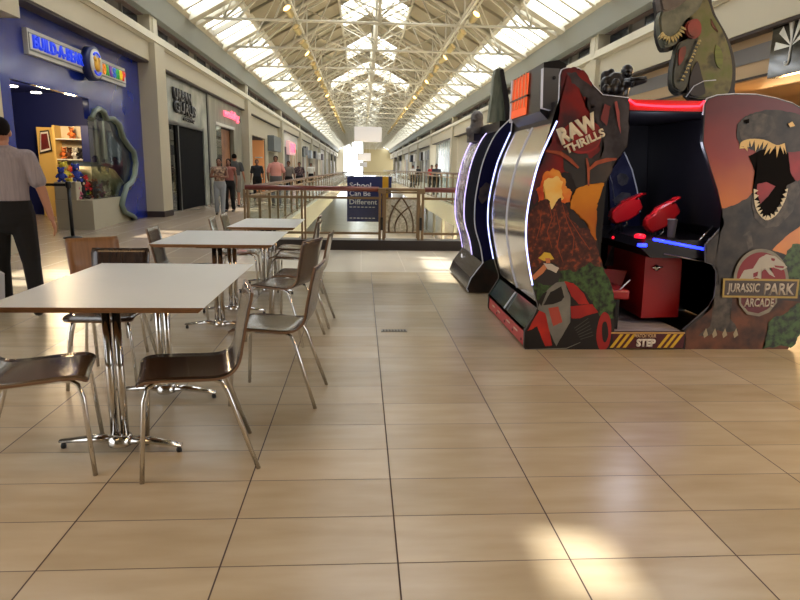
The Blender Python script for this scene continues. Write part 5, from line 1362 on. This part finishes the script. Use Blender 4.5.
def relief(name, L, y0_, y1_, m, lab=None, smooth=True, rgh=0):
    P = T2(L); P = [tuple(v) for v in cr(P, 3, True)] if smooth else P
    if rgh: P = [tuple(v) for v in rough_poly(P, rgh, 2, 3)]
    b = MB(); b.prism(P, 'y', y0_, y1_, m)
    fs = [f for f in b.bm.faces if abs(f.normal.y) > .9]
    front = [f for f in b.bm.faces if f.calc_center_median().y < (y0_+y1_)/2-.0001 and abs(f.normal.y) > .9]
    es = list({e for f in front for e in f.edges})
    try:
        r = bmesh.ops.bevel(b.bm, geom=es, offset=.012, segments=2, affect='EDGES'); 
        for f in b.bm.faces: f.smooth = False
    except Exception: pass
    return part(b, name, ht, lab)
relief('neck', [(688,12), (696,2), (704,-4), (708,4), (712,16), (720,29), (727,46), (731,66), (730,84), (725,95), (710,98), (692,98), (688,86), (688,68), (692,48), (696,32), (690,22)], YT-.03, YT+.02, skinB)
relief('snout', [(658,14), (657,30), (660,44), (664,48), (673,45), (677,36), (679,27), (683,21), (690,16), (697,8), (700,-4), (690,-14), (676,-10)], YT-.06, YT+.02, skinA)
relief('brow', [(659,-14), (658,12), (668,12), (678,6), (686,-2), (688,-14)], YT-.075, YT+.02, mat('mauve grey scales', (92, 84, 84), .5, c2=(112, 104, 98), scale=9, bump=.5))
relief('jaw', [(675,46), (685,40), (694,38), (696,44), (693,56), (688,70), (686,82), (683,90), (677,92), (671,87), (670,76), (672,62)], YT-.045, YT+.02, mat('dark jaw scales', (50, 54, 56), .5, c2=(82, 88, 80), scale=12))
relief('mouth_lining', [(684,24), (693,20), (698,26), (697,36), (690,40), (683,34)], YT-.062, YT-.02, mat('red mouth foam', (150, 52, 48), .5, c2=(110, 50, 44), scale=10))
relief('mouth_lining', [(676,49), (683,46), (684,54), (680,64), (675,68), (674,58)], YT-.055, YT+.02, MATS['red mouth foam'])
relief('throat', [(686,82), (690,68), (696,60), (701,76), (704,95), (688,97)], YT-.036, YT+.02, mat('dark throat foam', (34, 32, 44), .5))
relief('scale_patch', [(713,44), (719,48), (722,58), (720,70), (714,68), (711,56)], YT-.036, YT-.02, mat('lime scales', (112, 126, 54), .5, c2=(88, 98, 46), scale=8, stretch=(.3, 1, 4)), 'lime green patch of scales')
relief('scale_patch', [(708,18), (713,24), (717,34), (712,32), (708,26)], YT-.036, YT-.02, mat('brick red scales', (118, 66, 50), .5), 'brick red patch of scales')
def fangs(P, n, L_, nm):
    C = cr(T2(P), 6); T_ = len(C)-1; b = MB(); rnd = random.Random(2)
    for i in range(n):
        j = int((i+.5)/n*T_); c0 = C[j]; d = (C[min(j+1, T_)]-C[max(j-1, 0)]).normalized(); nr = Vector((d.y, -d.x)); l_ = L_*rnd.uniform(.75, 1.2)
        b.tube([(c0.x, YT-.062, c0.y), (c0.x+nr.x*l_*.6, YT-.07, c0.y+nr.y*l_*.6), (c0.x+nr.x*l_, YT-.065, c0.y+nr.y*l_)], 0, mat('ivory fang', (214, 196, 140), .35), 6, radii=[.011, .008, .002])
    part(b, 'teeth_row', ht, nm)
fangs([(659,34), (663,38), (668,38), (674,34), (678,27)], 11, .05, 'ivory upper fangs')
fangs([(694,42), (690,52), (686,61), (682,71), (677,82)], 13, -.022, 'small ivory lower teeth')
b = MB(); cc = [PX(*q, YT-.07) for q in ((686, 97), (694, 86), (704, 81), (716, 80))]; b.tube([(p[0], YT-.07, p[1]) for p in cc], .004, tmold, 6); part(b, 'light_wire', ht)
b = MB(); b.box((2.2, 5.3, 1.865), (3.3, 5.55, 1.90), cab); part(b, 'mounting_shelf', ht)
# --- armoured gunner bust on the roof
sb = thing('armoured_figure', 'black armoured soldier bust aiming a gun on top of the arcade machine', 'sculpture', (2.15, 5.3, 1.87))
arm = mat('glossy black armour', (34, 34, 40), .28, c2=(58, 58, 66), scale=20, bump=.4, coat=.3)
YS = 5.3; S3 = lambda px, py, y=YS: Vector((PX(px, py, y)[0], y, PX(px, py, y)[1]))
b = MB()
cap(b, S3(613, 95), S3(616, 84), .105, .095, arm, .8, Vector((1,0,0))); cap(b, S3(608, 95), S3(607, 84), .06, .055, arm); cap(b, S3(607, 83), S3(626, 81), .055, .055, arm); cap(b, S3(621, 94), S3(623, 84), .06, .06, arm); cap(b, S3(622, 79), S3(626, 73), .036, .034, arm)
cap(b, S3(606, 92, 5.36), S3(606, 76, 5.36), .05, .045, arm); b.ball(S3(611, 74.5, 5.34), (.035, .035, .05), arm, 10)
cap(b, S3(627, 83, 5.22), S3(635, 82, 5.14), .042, .036, arm); cap(b, S3(635, 82, 5.14), S3(644, 80, 5.12), .034, .028, arm)
for (px, py) in ((606, 89), (613, 89), (620, 89), (616, 83), (624, 85)): b.ball(S3(px, py, 5.22), (.034, .03, .04), arm, 10)
o = part(b, 'torso', sb); remesh(o, .008, 2)
b = MB(); b.ball(S3(627, 71), (.048, .056, .052), arm, 14); b.ball(S3(628, 74, 5.26), (.032, .03, .03), mat('dark visor', (14, 14, 18), .1), 10); part(b, 'helmet', sb)
b = MB(); q0, q1 = S3(630, 79.5, 5.12), S3(646, 78, 5.10); b.tube([q0, q1], .014, cab, 8); b.tube([q0+Vector((.03,0,-.02)), q0+Vector((.02,0,-.06))], .012, cab, 8); part(b, 'toy_gun', sb)
b = MB(); b.box((2.0, 5.2, 1.865), (2.28, 5.42, 1.89), cab); part(b, 'mounting_shelf', sb)

# --- second machine behind
a2 = thing('arcade_machine', 'second darker arcade cabinet with chrome striped edge behind the volcano one', 'arcade machine', (2.3, 7.7, 0))
Y2, Y3 = 7.0, 8.46
SIDE = [(p[0], p[1]) for p in PLF[:13]] 
OUT2 = [(1.62,1.93), (1.98,1.95), (1.98,1.6), (1.85,1.3), (1.78,1.05), (1.80,.8), (1.9,.5), (2.0,.3), (2.0,.012), (1.25,.012), (1.20,.045), (1.245,.17), (1.374,.345), (1.34,.52), (1.27,.74), (1.256,.95), (1.27,1.15), (1.33,1.47), (1.45,1.75)]
b = MB(); b.prism(OUT2, 'y', Y2, Y2+.035, mat('navy print board', (18, 20, 58), .25, c2=(26, 28, 70), scale=1.5, coat=.4), cab)
ar = Art(Y2)
def m2(L): return [PX(*q, Y2) for q in L]
ar.area(m2([(468,286), (483,262), (500,268), (512,276), (512,298), (470,296)]), mat('dark jungle print', (46, 30, 26), .4, c2=(24, 22, 22), scale=9), .006, 2, px=False)
ar.area(m2([(484,262), (492,258), (500,256), (508,264), (508,276), (494,272), (484,268)]), mat('dull green print', (44, 50, 44), .4, c2=(26, 28, 30), scale=12), .006, 3, px=False)
ar.area(m2([(480,188), (486,182), (492,186), (490,196), (482,204), (478,198)]), mat('faint figure print', (78, 68, 66), .4, c2=(34, 34, 52), scale=14), .006, 3, px=False)
merge(b, ar.b.build('_art')); part(b, 'side_board', a2, 'navy near side board')
b = MB(); b.prism([(x, z) for x, z in OUT2], 'y', Y3-.035, Y3, cab); b.box((1.95, Y2+.04, .02), (2.0, Y3-.04, 1.6), cab); b.box((1.5, Y2+.035, 1.8), (3.3, Y3-.035, 1.9), cab); part(b, 'cabinet_shell', a2)
C2 = cr([(1.62,1.93), (1.45,1.75), (1.33,1.47), (1.27,1.15), (1.256,.95), (1.27,.74), (1.34,.52), (1.374,.345)], 4)
b = MB(); b.tube([(p[0], Y2, p[1]) for p in C2], .007, tmold, 6); b.tube([(1.374, Y2, .345), (1.245, Y2, .17), (1.20, Y2, .045), (1.22, Y2, .014)], .006, tmold, 6); part(b, 'edge_moulding', a2)
b = MB(); b.strip([(p[0]+.015, Y3-.75, p[1]) for p in C2], [(p[0]+.015, Y2+.035, p[1]) for p in C2], cabnavy); part(b, 'back_panel', a2)
b = MB(); b.strip([(p[0]+.005, Y3-.035, p[1]) for p in C2[3:]], [(p[0]+.005, Y3-.75, p[1]) for p in C2[3:]], mat('chrome striped print', (190, 184, 196), .25, .35, c2=(84, 78, 92), scale=7, stretch=(1, 1, 1.6), contrast=(.4, .6))); part(b, 'chrome_panel', a2, 'silver patterned back strip')
for yy in (Y3-.75, Y3): b = MB(); b.tube([(p[0]-.004, yy, p[1]) for p in C2[3:]], .007, mat('violet white strip light', (206, 190, 255), .3, emit=1.3), 8); part(b, 'strip_light', a2, 'violet white lit strip')
b = MB(); b.prism([(1.374, .345), (1.245, .17), (1.20, .045), (1.22, .012), (1.5, .012), (1.5, .345)], 'y', Y2+.036, Y3-.036, mat('dark glossy base', (20, 18, 26), .2, coat=.2)); 
b.lathe([(.05, -.004), (.05, 0)], (1.31, 8.1, .255), tmold, 12, 'x'); part(b, 'base', a2)
# topper slab and small bust
tp = thing('carved_topper', 'narrow grey green carved topper seen edge-on above the second arcade machine', 'sculpture', (1.75, 7.3, 1.9))
T3 = lambda L, y: [PX(a_, c_, y) for a_, c_ in L]
yt = 7.3
b = MB(); b.prism(T3([(489,122), (491,105), (493,92), (494,78), (496,69), (500,67), (504,70), (506,84), (508,100), (510,122)], yt), 'y', yt, yt+.14, mat('grey green carved foam', (92, 106, 96), .5, c2=(142, 150, 138), scale=6, stretch=(3, 1, .6), bump=.6)); part(b, 'carving', tp)
b = MB(); b.prism(T3([(500,70), (503,68.5), (506,84), (509,100), (511,122), (506,122), (504,100)], yt-.02), 'y', yt-.03, yt-.001, edgek); b.box((1.55, yt-.03, 1.86), (2.1, yt+.3, 1.89), cab); part(b, 'foam_backing', tp)
bu = thing('armoured_figure', 'small grey soldier bust above the chrome edge of the second arcade machine', 'sculpture', (1.5, 8.2, 1.8))
S4 = lambda px, py, y=8.2: Vector((PX(px, py, y)[0], y, PX(px, py, y)[1]))
grm = mat('grey sculpted armour', (88, 86, 90), .5, c2=(120, 116, 116), scale=16, bump=.5)
b = MB(); cap(b, S4(475, 136), S4(477, 124), .08, .085, grm); b.ball(S4(477, 118), (.085, .09, .095), grm, 12); cap(b, S4(470, 134), S4(469, 130), .05, .045, grm); b.ball(S4(474, 120, 8.12), (.03, .03, .02), cab, 8)
o = part(b, 'bust', bu); remesh(o, .012, 2)
b = MB(); q0 = S4(479, 139); b.box((q0.x-.12, 7.9, 1.72), (q0.x+.25, 8.42, q0.z+.05), cab); part(b, 'mounting_block', bu)
